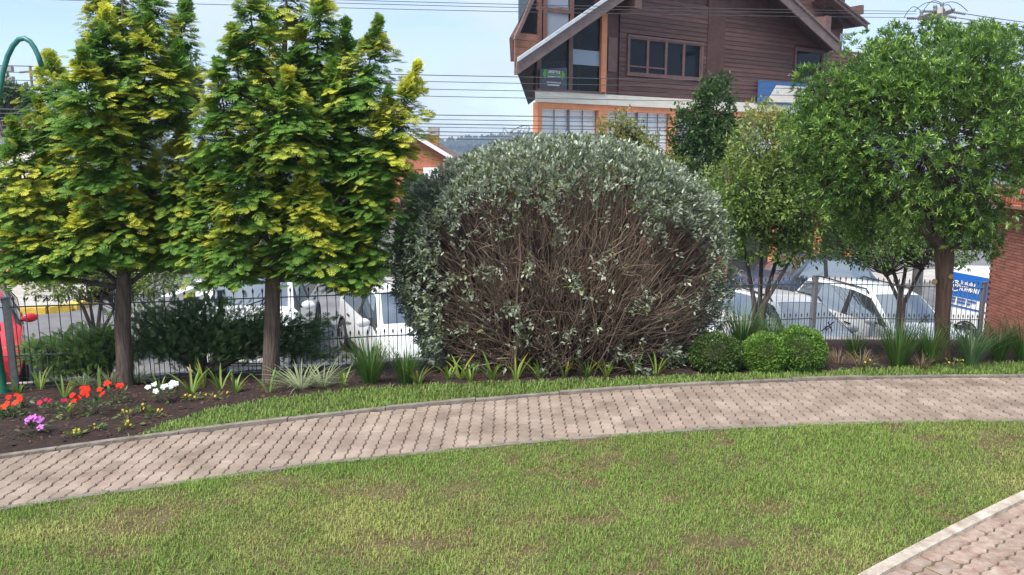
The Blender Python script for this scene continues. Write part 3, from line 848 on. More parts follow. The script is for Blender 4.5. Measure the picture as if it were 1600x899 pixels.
pf = slab("shutter", rect(pu0 + .05, uv(955, 112)[1], pu1 - .08, uv(955, 58)[1]), -0.04, -0.01, 'trim')
# windows
def window(u0, v0, u1, v1, n, m='pane', fr=0.07, tilt=()):
    f = MB()
    for a, b in (((u0, v0), (u1, v0 + fr)), ((u0, v1 - fr), (u1, v1)), ((u0, v0 + fr), (u0 + fr, v1 - fr)), ((u1 - fr, v0 + fr), (u1, v1 - fr))):
        f.prism([q3(*p, 0.06) for p in rect(*a, *b)], [q3(*p, -0.04) for p in rect(*a, *b)])
    wnd = f.build("window", 'trim', ch)
    step = (u1 - u0 - 2 * fr) / n
    for k in range(n):
        a, b = u0 + fr + k * step, u0 + fr + (k + 1) * step
        s = MB(); g = 0.045
        for p, q_ in (((a, v0 + fr), (b, v0 + fr + g)), ((a, v1 - fr - g), (b, v1 - fr)), ((a, v0 + fr + g), (a + g, v1 - fr - g)), ((b - g, v0 + fr + g), (b, v1 - fr - g))):
            dd = 0.035
            s.prism([q3(*z, dd) for z in rect(*p, *q_)], [q3(*z, -0.02) for z in rect(*p, *q_)])
        if k in tilt:
            vm = v0 + (v1 - v0) * 0.22
            s.prism([q3(*z, .05) for z in rect(a + g, vm, b - g, vm + g)], [q3(*z, -.02) for z in rect(a + g, vm, b - g, vm + g)])
        s.build("sash", 'trim', wnd)
        slab("pane", rect(a + g, v0 + fr + g, b - g, v1 - fr - g), -0.006, 0.0, m, wnd)
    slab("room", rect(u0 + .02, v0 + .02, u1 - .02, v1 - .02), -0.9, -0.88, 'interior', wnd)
    return wnd
window(wu0 + .003, wv0 + .003, wu1 - .003, wv1 - .003, 4, tilt=(0, 1))
window(S0 + .003, sv0 + .003, S1 - .003, sv1 - .003, 1)
# glazed left bay of the gable
post_w = 0.16
slab("corner_post", rect(uc - 0.0, v_band1 - 0.02, uc + 0.20, roof_v(uc + .1) - 0.22), -0.12, 0.05, 'orange')
for px in (892, 843):
    u = uv(px, 120)[0]; slab("mullion", rect(u - 0.09, v_band1, u + 0.05, roof_v(u) - 0.2), -0.12, 0.02, 'trim')
u1, u2, u3 = uv(843, 120)[0], uv(892, 120)[0], uc
def bay_pane(a, b, v0, v1a, v1b, m): slab("pane", [(a, v0), (b, v0), (b, v1b), (a, v1a)], -0.05, -0.044, m)
vs = uv(912, 102)[1]; vs2 = uv(912, 78)[1]
bay_pane(u2 + .05, u3, v_band1 + .02, vs, vs, 'pane')
bay_pane(u2 + .05, u3, vs + .01, vs2, vs2, 'pane_sky')
bay_pane(u2 + .05, u3, vs2 + .01, roof_v(u2) - .25, roof_v(u3) - .25, 'pane')
bay_pane(u1 + .05, u2 - .09, v_band1 + .02, roof_v(u1) - .25, roof_v(u2) - .25, 'pane')
bay_pane(UL - .1, u1 - .09, v_band1 + .02, roof_v(UL) - .35, roof_v(u1) - .25, 'pane')
def slab_back(name, poly, d0, d1, m):
    return MB().prism([back3(u, v, 0, d0) for u, v in poly], [back3(u, v, 0, d1) for u, v in poly]).build(name, m, ch)
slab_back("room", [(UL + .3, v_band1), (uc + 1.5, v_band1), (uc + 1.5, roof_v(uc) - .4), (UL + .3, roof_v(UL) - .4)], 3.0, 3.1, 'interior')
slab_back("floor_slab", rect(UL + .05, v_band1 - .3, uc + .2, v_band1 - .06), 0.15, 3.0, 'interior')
# gym equipment glimpsed through the glass
gy = MB(); g0 = uv(930, 70)[0]
gy.bar(q3(g0 - .2, v_band1, -.5), q3(g0 - .2, v_band1 + 1.75, -.5), 0.05); gy.bar(q3(g0 - .4, v_band1 + 1.7, -.5), q3(g0 - .02, v_band1 + 1.7, -.5), 0.06)
tag(gy.build("exercise_rack", 'paint_yellow'), "yellow exercise rack behind the glass of the chalet", "gym rack").location = ch.location
# cladding band and ground floor
for a, b in ((UL, uc + 0.2), (uc + 0.21, uR)):
    for k in range(2):
        h = (v_band1 - v_band0) / 2
        slab("band_board", rect(a, v_band0 + k * h + .002, b, v_band0 + (k + 1) * h - .004), -0.1, 0.10 - 0.012 * k, 'cream')
slab("ledge", rect(UL - .03, v_band1 - .003, uc + .1, v_band1 + .05), -0.1, 0.13, 'trim')
vb = v_band0
slab("lintel", rect(UL, vb - 0.16, uR, vb - .003), -0.2, 0.05, 'orange')
cols_u = [UL + 0.07, uc + 0.1, uc + 3.0, uc + 5.6, uc + 8.2, uc + 10.8, uR - .2]
for k, u in enumerate(cols_u): slab("column", rect(u - (0.07 if k == 0 else .16), vg, u + (0.07 if k == 0 else .16), vb - .163), -0.2, 0.045, 'orange')
for k in range(len(cols_u) - 1):
    a, b = cols_u[k] + (.07 if k == 0 else .16), cols_u[k + 1] - .16
    v0, v1 = vb - 1.75, vb - .17
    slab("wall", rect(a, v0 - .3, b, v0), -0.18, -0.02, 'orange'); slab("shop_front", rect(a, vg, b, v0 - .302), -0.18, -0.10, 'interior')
    wnd = slab("window", rect(a, v0 + .002, b, v1), -0.17, -0.14, 'curtain')
    n = 4 if k == 0 else 6
    for j in range(n + 1):
        uu = a + (b - a) * j / n; slab("glazing_bar", rect(uu - (.035 if j == n // 2 else .009), v0 + .01, uu + (.035 if j == n // 2 else .009), v1), -0.10, -0.07, 'iron_grey', wnd)
    for j in range(1, 7):
        vv = v0 + (v1 - v0) * j / 7; slab("glazing_bar", rect(a, vv - .005, b, vv + .005), -0.105, -0.095, 'iron_grey', wnd)

# rear, taller gable
RB = -2.4
def ub(px, py): return uv(px, py, RB)
P = [ub(804, 58), ub(838, -4), ub(960, -60), ub(960, 95), ub(806, 95)]
slab("rear_wall", P, RB - .3, RB - .1, 'wood_dark')
a = ub(806, 60); b = ub(846, 60)
v = ub(806, 96)[1] - 0.4
while v < ub(806, 52)[1]:
    slab("siding_board", rect(a[0], v, b[0], v + 0.2), RB - .1, RB - .04, 'wood_pale'); v += 0.212
slab("barge_board", [ub(801, 62), ub(830, -6), ub(836, -6), ub(806, 62)], RB, RB + .08, 'barge')
for px0, px1, py0, py1, mm in ((812, 838, 0, 48, 'pane'), (855, 889, 12, 70, 'pane_sky'), (855, 889, -30, 10, 'pane_sky'), (896, 930, -40, 40, 'pane')):
    p, r_ = ub(px0, py1), ub(px1, py0); slab("pane", rect(p[0], p[1], r_[0], r_[1]), RB - .08, RB - .02, mm)
for px in (843, 851, 893): p = ub(px, 90); slab("mullion", rect(p[0] - .06, p[1], p[0] + .06, p[1] + 3.2), RB - .06, RB + .03, 'trim')
p, r_ = ub(838, 13), ub(896, 9); slab("transom", rect(p[0], p[1] - .05, r_[0], p[1] + .07), RB - .05, RB + .02, 'trim')
e0 = q3(*ub(801, 62), RB + .08); 
# roof edge running back on the left, and the right hand rear gable
p = ub(1250, 60); r_ = ub(1318, 60)
slab("rear_wall", [ub(1180, 90), ub(1316, 90), ub(1316, 10), ub(1300, -30), ub(1180, -30)], RB - .3, RB - .1, 'wood_dark')
v = ub(1300, 90)[1]
while v < ub(1300, -10)[1]:
    slab("siding_board", rect(ub(1190, 60)[0], v, r_[0], v + 0.15), RB - .1, RB - .05, 'wood'); v += 0.158
slab("barge_board", [uv(1306, -4, RB + 1), uv(1356, 38, RB + 1), uv(1356, 44, RB + 1), uv(1298, -4, RB + 1)], RB + .9, RB + 1.0, 'barge')
slab("roof", [uv(1308, -4, RB + 1), uv(1359, 38, RB + 1), uv(1356, 39, RB + 1), uv(1304, -4, RB + 1)], RB - 1, RB + 1.05, 'roof_tile')
slab("soffit", [uv(1300, -4, RB + .5), uv(1350, 41, RB + .5), uv(1318, 43, RB + .5), uv(1292, -4, RB + .5)], RB - .3, RB + .5, 'soffit')
slab("rafter_end", [ub(1317, 13), ub(1322, 13), ub(1322, 27), ub(1317, 27)], RB - .1, RB + .8, 'trim')
slab("balcony_frame", [ub(1313, 53), ub(1340, 51), ub(1340, 54), ub(1313, 56)], RB - .2, RB, 'gutter')
slab("balcony_frame", [ub(1313, 56), ub(1315, 56), ub(1315, 66), ub(1313, 66)], RB - .2, RB, 'gutter')
# eave edge running back along the left side
def text(body, name, size, m, parent, origin, ux, uy, bold=0.0, align='LEFT', xs=1.0):
    cu = bpy.data.curves.new(name, 'FONT'); cu.body = body; cu.size = size; cu.extrude = 0.002; cu.offset = bold; cu.align_x = align
    tmp = bpy.data.objects.new("tmp_text", cu); COL.objects.link(tmp)
    dg = bpy.context.evaluated_depsgraph_get(); me = bpy.data.meshes.new_from_object(tmp.evaluated_get(dg)); bpy.data.objects.remove(tmp)
    me.materials.clear(); me.materials.append(M[m]); o = bpy.data.objects.new(name, me); COL.objects.link(o)
    ux, uy = Vector(ux).normalized(), Vector(uy).normalized(); uz = ux.cross(uy)
    mt = Matrix((ux, uy, uz)).transposed().to_4x4() @ Matrix.Diagonal((xs, 1, 1, 1)); mt.translation = Vector(origin)
    o.parent = parent; o.matrix_local = mt
    return o
# gym banner in the bay
sg0, sg1 = uv(843.5, 140, 0.12), uv(886, 106, 0.12)
sign = empty("gym_banner", OB + EU * sg0[0] + EN * 0.12 + Vector((0, 0, sg0[1])), 0, "dark grey gym banner with green dumbbell in the chalet window", "sign")
sw, sh = sg1[0] - sg0[0], sg1[1] - sg0[1]
def sq(u, v, wv): p = EU * u + EN * wv; return (p.x, p.y, v)
def spart(name, poly, w0, w1, m): return MB().prism([sq(u, v, w1) for u, v in poly], [sq(u, v, w0) for u, v in poly]).build(name, m, sign)
spart("board", [(0, 0), (sw, 0), (sw, sh), (0, sh * .86)], -0.02, 0.0, 'sign_grey')
cy = sh * 0.67
spart("emblem", [(sw * .10, cy), (sw * .17, cy + .12), (sw * .22, cy + .12), (sw * .22, cy - .12), (sw * .17, cy - .12)], 0.001, 0.008, 'sign_green')
spart("emblem", [(sw * .92, cy), (sw * .85, cy + .12), (sw * .80, cy + .12), (sw * .80, cy - .12), (sw * .85, cy - .12)], 0.001, 0.008, 'sign_green')
spart("emblem", rect(sw * .22, cy - .015, sw * .80, cy + .005), 0.001, 0.006, 'sign_green')
text("LIFESTYLE", "lettering", 0.105, 'white', sign, sq(sw * .51, cy + .03, 0.01), EU, (0, 0, 1), 0.003, 'CENTER', 0.95)
text("TRAINING CLUB", "lettering", 0.062, 'white', sign, sq(sw * .51, cy - .085, 0.01), EU, (0, 0, 1), 0.002, 'CENTER')
text("LIFESTYLETRAININGCLUB", "lettering", 0.05, 'white', sign, sq(sw * .5, sh * .30, 0.01), EU, (0, 0, 1), 0.001, 'CENTER', 0.85)
for k in range(9): spart("print_mark", rect(sw * (.28 + .05 * k), sh * .19, sw * (.315 + .05 * k), sh * .19 + .035), 0.001, 0.006, 'white')
# faded blue shop sign
b0, b1 = uv(1184, 161, 0.15), uv(1283, 133, 0.15)
sign2 = empty("shop_sign", OB + EU * b0[0] + EN * 0.15 + Vector((0, 0, b0[1])), 0, "weathered blue and white shop sign above the right ground floor", "sign")
def s2(name, poly, w0, w1, m): return MB().prism([sq(u, v, w1) for u, v in poly], [sq(u, v, w0) for u, v in poly]).build(name, m, sign2)
L2, H2 = b1[0] - b0[0], b1[1] - b0[1]
s2("board", rect(0, 0, L2, H2), -0.03, 0.02, 'sign_blue')
s2("poster", [(L2 * .13, .05), (L2 * .97, .05), (L2 * .97, H2 * .86), (L2 * .26, H2 * .82)], 0.021, 0.03, 'cream')
text("MS", "lettering", 0.36, 'white', sign2, sq(L2 * .24, H2 * .42, 0.034), EU, (0, 0, 1), 0.01)

# ================================================================== SMALL BRICK HOUSE
HY = 46.0
hp = [at(565, 262, HY), at(643, 206, HY), at(716, 250, HY)]
hs = empty("brick_house", (hp[1].x, HY, zs(hp[1].x)), 0, "small orange brick house with white roof edge between tree and bush", "house")
def hl(p, dy=0): return (p.x - hs.location.x, dy, p.z - hs.location.z)
wl, wr = at(578, 262, HY).x - hs.location.x, at(708, 262, HY).x - hs.location.x
ze, za = hl(hp[2])[2], hl(hp[1])[2]
front = [(wl, 0, 0), (wr, 0, 0), (wr, 0, ze), (0, 0, za - .1), (wl, 0, ze)]
MB().prism(front, [(p[0], 9, p[2]) for p in front]).build("wall", 'house_brick', hs)
for e in (hl(hp[0]), hl(hp[2])):
    t = (0, -0.5, za)
    r_ = MB().prism([(e[0], -.5, e[2]), t, (0, 9.5, za), (e[0], 9.5, e[2])], [(e[0], -.5, e[2] - .12), (0, -.5, za - .12), (0, 9.5, za - .12), (e[0], 9.5, e[2] - .12)]).build("roof", 'roof_tile', hs)
    MB().prism([(e[0], -.52, e[2] + .03), (0, -.52, za + .03), (0, -.56, za + .03), (e[0], -.56, e[2] + .03)], [(e[0], -.52, e[2] - .22), (0, -.52, za - .22), (0, -.56, za - .22), (e[0], -.56, e[2] - .22)]).build("fascia", 'fascia', hs)
cp = hl(at(672, 225, HY)); 
MB().box((cp[0] - .28, 2, za - 1.2), (cp[0] + .28, 2.6, za - .15)).build("chimney", 'house_brick', hs)
MB().box((cp[0] - .33, 1.95, za - .15), (cp[0] + .33, 2.65, za + .35)).build("chimney_cap", 'concrete', hs)
d0, d1 = hl(at(662, 284, HY)), hl(at(691, 262, HY))
sh_ = MB().box((d0[0], -.06, d0[2]), (d1[0], -.02, d1[2])).build("roller_shutter", 'white', hs)
for k in range(1, 5): zz_ = d0[2] + (d1[2] - d0[2]) * k / 5; MB().box((d0[0], -.075, zz_ - .015), (d1[0], -.062, zz_ + .015)).build("slat", 'fascia', sh_)
MB().box((wl, -.05, ze - .55), (wr, -.004, ze - .45)).build("moulding", 'house_brick', hs)
# second roof just right of it
h2 = at(760, 262, 60)
ho = empty("far_house", (h2.x, 60, zs(h2.x)), 0, "pale roofed house mostly hidden behind the round bush", "house")
MB().prism([(-3, 0, 0), (3, 0, 0), (3, 0, h2.z - ho.location.z - .6), (0, 0, h2.z - ho.location.z + 1.3), (-3, 0, h2.z - ho.location.z - .6)], [(-3, 8, 0), (3, 8, 0), (3, 8, h2.z - ho.location.z - .6), (0, 8, h2.z - ho.location.z + 1.3), (-3, 8, h2.z - ho.location.z - .6)]).build("wall", 'cream', ho)
for s_ in (-1, 1):
    z1, z2 = h2.z - ho.location.z - .8, h2.z - ho.location.z + 1.45
    MB().prism([(s_ * 3.5, -.4, z1), (0, -.4, z2), (0, 8.4, z2), (s_ * 3.5, 8.4, z1)], [(s_ * 3.5, -.4, z1 - .12), (0, -.4, z2 - .12), (0, 8.4, z2 - .12), (s_ * 3.5, 8.4, z1 - .12)]).build("roof", 'fascia', ho)
# house far left behind the conifer and orange building across the road
h3 = at(8, 190, 60)
hw = empty("far_house", (h3.x, 60, zs(h3.x) - .3), 0, "pale house with brown tiled roof at the far left edge", "house")
MB().box((-6, 0, 0), (3, 8, h3.z - hw.location.z - 1.0)).build("wall", 'cream', hw)
MB().prism([(-7, -.6, h3.z - hw.location.z - 1.0), (4, -.6, h3.z - hw.location.z - 1.0), (2.2, 4, h3.z - hw.location.z + .5), (-5.5, 4, h3.z - hw.location.z + .5)], [(-7, 8.6, h3.z - hw.location.z - 1.1), (4, 8.6, h3.z - hw.location.z - 1.1), (2.2, 4.2, h3.z - hw.location.z + .4), (-5.5, 4.2, h3.z - hw.location.z + .4)]).build("roof", 'roof_tile', hw)
ob = at(10, 420, 21)
oh = empty("orange_shed", (ob.x, 21, zs(ob.x)), 0, "orange walled building across the road behind the lamp post", "building")
MB().box((-4, 0, 0), (0.35, 4, 2.6)).build("wall", 'orange', oh)
MB().prism([(-4.3, -.4, 2.6), (.6, -.4, 2.6), (.6, 4.4, 2.6), (-4.3, 4.4, 2.6)], [(-4.0, -.1, 2.9), (.3, -.1, 2.9), (.3, 4.1, 2.9), (-4.0, 4.1, 2.9)]).build("roof", 'roof_tile', oh)
MB().box((-2.2, -.03, 0), (-1.2, 0.02, 2.0)).build("door", 'trim', oh)
# ---- dish antenna
dpos = at(803, 222, 30)
dish = empty("dish_antenna", (dpos.x, 30, zs(dpos.x)), 0, "grey mesh dish antenna showing above the round bush", "antenna")
hz = dpos.z - dish.location.z
MB().tube([(0, 0, 0), (0, 0, hz - .2)], 0.05, 8).build("mast", 'pole', dish)
mb = MB(); ax = Vector((-0.55, -0.35, 0.75)).normalized(); sx = ax.cross(Vector((0, 0, 1))).normalized(); sy = sx.cross(ax)
for rr2, dp in ((0.32, 0.02), (0.58, 0.07), (0.80, 0.14)):
    ring = [Vector((0, 0, hz)) + ax * dp + (sx * math.cos(t) + sy * math.sin(t)) * rr2 for t in np.linspace(0, 2 * PI, 25)]
    mb.tube(ring, 0.012 if rr2 < .6 else 0.02, 4, False)
for k in range(14):
    t = 2 * PI * k / 14; dd = sx * math.cos(t) + sy * math.sin(t)
    mb.tube([Vector((0, 0, hz)), Vector((0, 0, hz)) + ax * .07 + dd * .58, Vector((0, 0, hz)) + ax * .14 + dd * .80], 0.009, 4, False)
mb.build("reflector", 'iron_grey', dish)
mb = MB()
for t in (0.5, 2.6, 4.7): mb.tube([Vector((0, 0, hz)) + ax * .14 + (sx * math.cos(t) + sy * math.sin(t)) * .78, Vector((0, 0, hz)) + ax * .7], 0.012, 4)
mb.build("feed_support", 'iron_grey', dish)
# ================================================================== POLES AND WIRES
PYD = 24.0
pb = at(1467, 60, PYD)
pole = empty("utility_pole", (pb.x, PYD, zs(pb.x)), 0, "concrete utility pole with two timber crossarms behind the right tree", "utility pole")
pz = lambda px, py: at(px, py, PYD).z - pole.location.z
ptop = pz(1460, 12)
MB().tube([(0, 0, -.3), (-.05, 0, ptop)], [0.17, 0.085], 10).build("mast", 'pole', pole, True)
def pl(px, py, dy=0.0): p = at(px, py, PYD + dy); return Vector((p.x - pole.location.x, p.y - PYD, p.z - pole.location.z))
MB().bar(pl(1437, 29, -.5), pl(1474, 17, .5), 0.11, 0.12).build("crossarm", 'timber', pole)
MB().bar(pl(1450, 30, -.5), pl(1489, 17, .5), 0.11, 0.12).build("crossarm", 'timber', pole)
for px, py in ((1440, 21), (1461, 13), (1472, 9)):
    c = pl(px, py); MB().lathe([(0.02, -.14), (0.05, -.1), (0.06, -.05), (0.04, -.02), (0.06, .02), (0.05, .08), (0.01, .1)], 10, tuple(c)).build("insulator", 'iron_grey', pole, True)
for a, b in (((1437, 29), (1418, 29)), ((1458, 18), (1444, 18)), ((1489, 19), (1508, 22)), ((1478, 25), (1494, 28))):
    a3, b3 = pl(*a), pl(*b); n = 6
    MB().tube([a3.lerp(b3, k / 12) for k in range(13)], [0.02 if k % 2 else 0.045 for k in range(13)], 8).build("insulator", 'iron_grey', pole)
for p0, p1, hgt in (((1413, 27), (1440, 19), 12), ((1428, 18), (1472, 8), 9), ((1441, 20), (1470, 5), 10), ((1474, 6), (1512, 18), 8), ((1476, 9), (1490, 20), 6)):
    pts = []
    for k in range(11):
        t = k / 10; pts.append(pl(p0[0] + (p1[0] - p0[0]) * t, p0[1] + (p1[1] - p0[1]) * t - hgt * math.sin(PI * t)))
    MB().tube(pts, 0.011, 5).build("jumper_wire", 'wire', pole)
def wire(label, pts, r=0.011, grp=None):
    P3 = [at(px, py, Y) for px, py, Y in pts]; out = []
    for k in range(41):
        t = 2 * k / 40.0
        # quadratic through three points at t=0,1,2
        a, b, c = P3
        out.append(a * ((t - 1) * (t - 2) / 2) + b * (-t * (t - 2)) + c * (t * (t - 1) / 2))
    o = MB().tube([p - out[0] for p in out], r, 4, False).build("power_line", 'wire'); o.location = out[0]
    tag(o, label, "wire", grp)
for k, (a, b, c) in enumerate([(-30, 3, 18), (-26, 8, 22), (-14, 15, 28)]):
    wire(f"{ORD[k]} from top of three wires running from pole past the chalet gable", [(-300, a, 17), (640, b, 20), (1432, c, PYD)], 0.008, "upper wires before the chalet")
for k, (b, c) in enumerate([(117, 133), (127, 143), (139, 153), (150, 165)]):
    wire(f"{ORD[k]} from top of four dark cables crossing the chalet at first floor height", [(-300, b - 22, 17), (640, b, 20), (1500, c, PYD)], 0.009 if k else 0.011, "middle cables before the chalet")
for k, (b, c) in enumerate([(180, 190), (187, 199), (194, 206), (199, 212), (206, 219), (212, 226), (217, 233)]):
    wire(f"{ORD[k]} from top of seven low cables crossing the ground floor windows", [(-300, b - 14, 17), (680, b, 20), (1500, c, PYD)], 0.009 if k % 2 else 0.012, "lower cables before the chalet")
for k, (a, b) in enumerate([((1510, 22), (1760, 50)), ((1496, 28), (1760, 58)), ((1480, 33), (1760, 64))]):
    m_ = ((a[0] + b[0]) / 2, (a[1] + b[1]) / 2 + 3)
    wire(f"{ORD[k]} from top of three wires leaving the pole to the right", [(*a, PYD), (*m_, 26), (*b, 28)], 0.012, "wires leaving the pole")
for px, y0, Y, lab in ((47, 103, 55, "thin wooden pole seen under the goose neck arch"), (11, 108, 65, "floodlight mast seen left of the thin pole under the arch")):
    p = at(px, y0, Y); o = empty("distant_pole", (p.x, Y, zs(p.x)), 0, lab, "pole"); h = p.z - o.location.z
    MB().tube([(0, 0, 0), (0, 0, h)], 0.09, 6).build("mast", 'timber', o)
    if px > 20: MB().bar((-.75, 0, h - .45), (.3, 0, h - .35), .12).build("crossarm", 'timber', o)
    else:
        for dz in (0.0, -.8): MB().box((-.45, -.2, h + dz - .2), (.45, .2, h + dz + .2)).build("floodlight", 'pole', o)
# ================================================================== VEHICLES
# local frame: x forward, y left, z up. station = (x_low, x_high, z_belt, z_top, half_width, half_width_top)
HATCH = dict(st=[(1.93, 1.93, .52, .56, .66, .60), (1.88, 1.86, .66, .70, .76, .68), (1.45, 1.42, .78, .85, .82, .72), (.98, .88, .88, .96, .84, .74),
                 (.82, .22, .92, 1.40, .84, .60), (-.10, -.16, .94, 1.465, .845, .62), (-.19, -.25, .94, 1.465, .845, .62), (-.98, -1.0, .96, 1.44, .84, .60),
                 (-1.5, -1.38, .97, 1.39, .83, .58), (-1.82, -1.72, .95, 1.0, .80, .66), (-1.90, -1.90, .62, .66, .76, .68)], wb=(1.18, -1.27), R=.30, W=.84)
SUV = dict(st=[(2.12, 2.12, .62, .66, .70, .62), (2.05, 2.03, .82, .86, .82, .72), (1.6, 1.58, .95, 1.02, .88, .78), (1.08, .98, 1.03, 1.10, .90, .78),
               (.92, .38, 1.06, 1.58, .90, .66), (-.05, -.10, 1.07, 1.655, .905, .68), (-.15, -.20, 1.07, 1.655, .905, .68), (-1.05, -1.05, 1.09, 1.65, .90, .68),
               (-1.75, -1.62, 1.10, 1.60, .89, .66), (-2.05, -1.98, 1.06, 1.12, .86, .74), (-2.12, -2.12, .70, .74, .82, .72)], wb=(1.32, -1.34), R=.345, W=.90)
VAN = dict(st=[(2.20, 2.20, .62, .66, .70, .62), (2.12, 2.10, .84, .88, .82, .72), (1.75, 1.73, .98, 1.05, .88, .78), (1.42, 1.30, 1.08, 1.16, .90, .80),
               (1.25, .72, 1.10, 1.80, .90, .74), (.35, .30, 1.10, 1.93, .91, .80), (.25, .20, 1.10, 1.95, .91, .80), (-1.0, -1.0, 1.10, 1.97, .91, .80),
               (-2.05, -2.05, 1.10, 1.96, .90, .80), (-2.16, -2.16, 1.06, 1.90, .89, .78), (-2.20, -2.20, .60, .64, .86, .76)], wb=(1.45, -1.35), R=.32, W=.91, van=True)
def ring(s):
    xl, xh, zb, zt, w_, wt = s
    half = [(w_ * .90, .20, xl), (w_ * .985, .36, xl), (w_, .60 if zb > .75 else zb * .75, xl), (w_ * .975, zb, xl), (wt * 1.0, zt - .07 if zt - zb > .2 else zb + (zt - zb) * .6, xh), (wt * .90, zt, xh), (0, zt + .02, xh)]
    lo = [(x, y, z) for y, z, x in half]
    return lo + [(x, -y, z) for (x, y, z) in lo[-2::-1]]
def car_meshes(spec, level=2):
    st = spec['st']; van = spec.get('van'); V = []; F = []; MI = []
    for s in st: V += ring(s)
    n = 13
    def cls(i, j):
        jj = min(j, 11 - j)                      # mirrored ring interval 0..5
        if i == 3 and jj == 5: return 1          # windscreen
        if i == 8 and jj == 5 and not van: return 2
        side = 3 if j < 6 else 4
        if jj == 3:
            if i == 4: return side
            if i == 6 and not van: return side + 2
            if i == 7 and not van: return side + 4
            if i in (5,): return 9 if j < 6 else 10
            if i == 3: return 11 if j < 6 else 12
        return 0
    for i in range(len(st) - 1):
        for j in range(n - 1):
            a = i * n + j; F.append((a, a + 1, a + n + 1, a + n)); MI.append(cls(i, j))
    for b in (0, (len(st) - 1) * n):            # close nose and tail
        for j in range(6):
            q = (b + j, b + j + 1, b + 11 - j, b + 12 - j) if j < 5 else (b + 5, b + 6, b + 7)
            F.append(q if b else q[::-1]); MI.append(0)
    me = bpy.data.meshes.new("shell"); me.from_pydata(V, [], F); me.update()
    bm = bmesh.new(); bm.from_mesh(me); bmesh.ops.recalc_face_normals(bm, faces=bm.faces)
    cl = bm.edges.layers.float.new('crease_edge'); bm.verts.ensure_lookup_table()
    for e in bm.edges:
        a, b = e.verts[0].index, e.verts[1].index
        ja, jb = a % n, b % n; ia, ib = a // n, b // n
        if ja == jb and ja in (3, 9): e[cl] = 0.7
        if ja == jb and ja in (5, 7) and 3 <= min(ia, ib) <= 8: e[cl] = 0.5
        if ia == ib and ia in (3, 4, 8, 9) and min(ja, jb) >= 3 and max(ja, jb) <= 9: e[cl] = 0.75
        if ia == ib and ia in (5, 6, 7) and {ja, jb} in ({3, 4}, {8, 9}): e[cl] = 0.9
        if ja == jb and ja in (4, 8): e[cl] = 0.55
        if ja == jb and ja in (0, 12): e[cl] = 1.0
    bm.faces.ensure_lookup_table()
    for f, m_ in zip(bm.faces, MI): f.material_index = m_
    bm.to_mesh(me); bm.free()
    for k in range(13): me.materials.append(M['black'])
    o = bpy.data.objects.new("tmp_shell", me); COL.objects.link(o)
    md = o.modifiers.new("s", 'SUBSURF'); md.levels = level; md.render_levels = level
    dg = bpy.context.evaluated_depsgraph_get(); ev = o.evaluated_get(dg); em = ev.to_mesh()
    co = [v.co.copy() for v in em.vertices]; nor = [v.normal.copy() for v in em.vertices]
    polys = [(p.material_index, tuple(p.vertices)) for p in em.polygons]
    ev.to_mesh_clear(); bpy.data.objects.remove(o)
    out = {}
    Rr = spec['R']; arches = [(x, Rr * 1.0) for x in spec['wb']]
    for k in range(13):
        mp_, vv, ff = {}, [], []
        for mi, p in polys:
            if mi != k: continue
            c = sum((co[q] for q in p), Vector()) / len(p)
            if k == 0 and abs(c.y) > .55 and any((c.x - ax_) ** 2 + (c.z - Rr) ** 2 < (Rr * 1.12) ** 2 for ax_, _ in arches): continue
            f = []
            for q in p:
                if q not in mp_:
                    mp_[q] = len(vv); vv.append(tuple(co[q] - nor[q] * (0.006 if 1 <= k <= 8 else 0)))
                f.append(mp_[q])
            ff.append(f)
        if ff:
            m2 = bpy.data.meshes.new("part"); m2.from_pydata(vv, [], ff); m2.polygons.foreach_set("use_smooth", [True] * len(ff)); m2.update(); out[k] = m2
    return out
CARS = {}
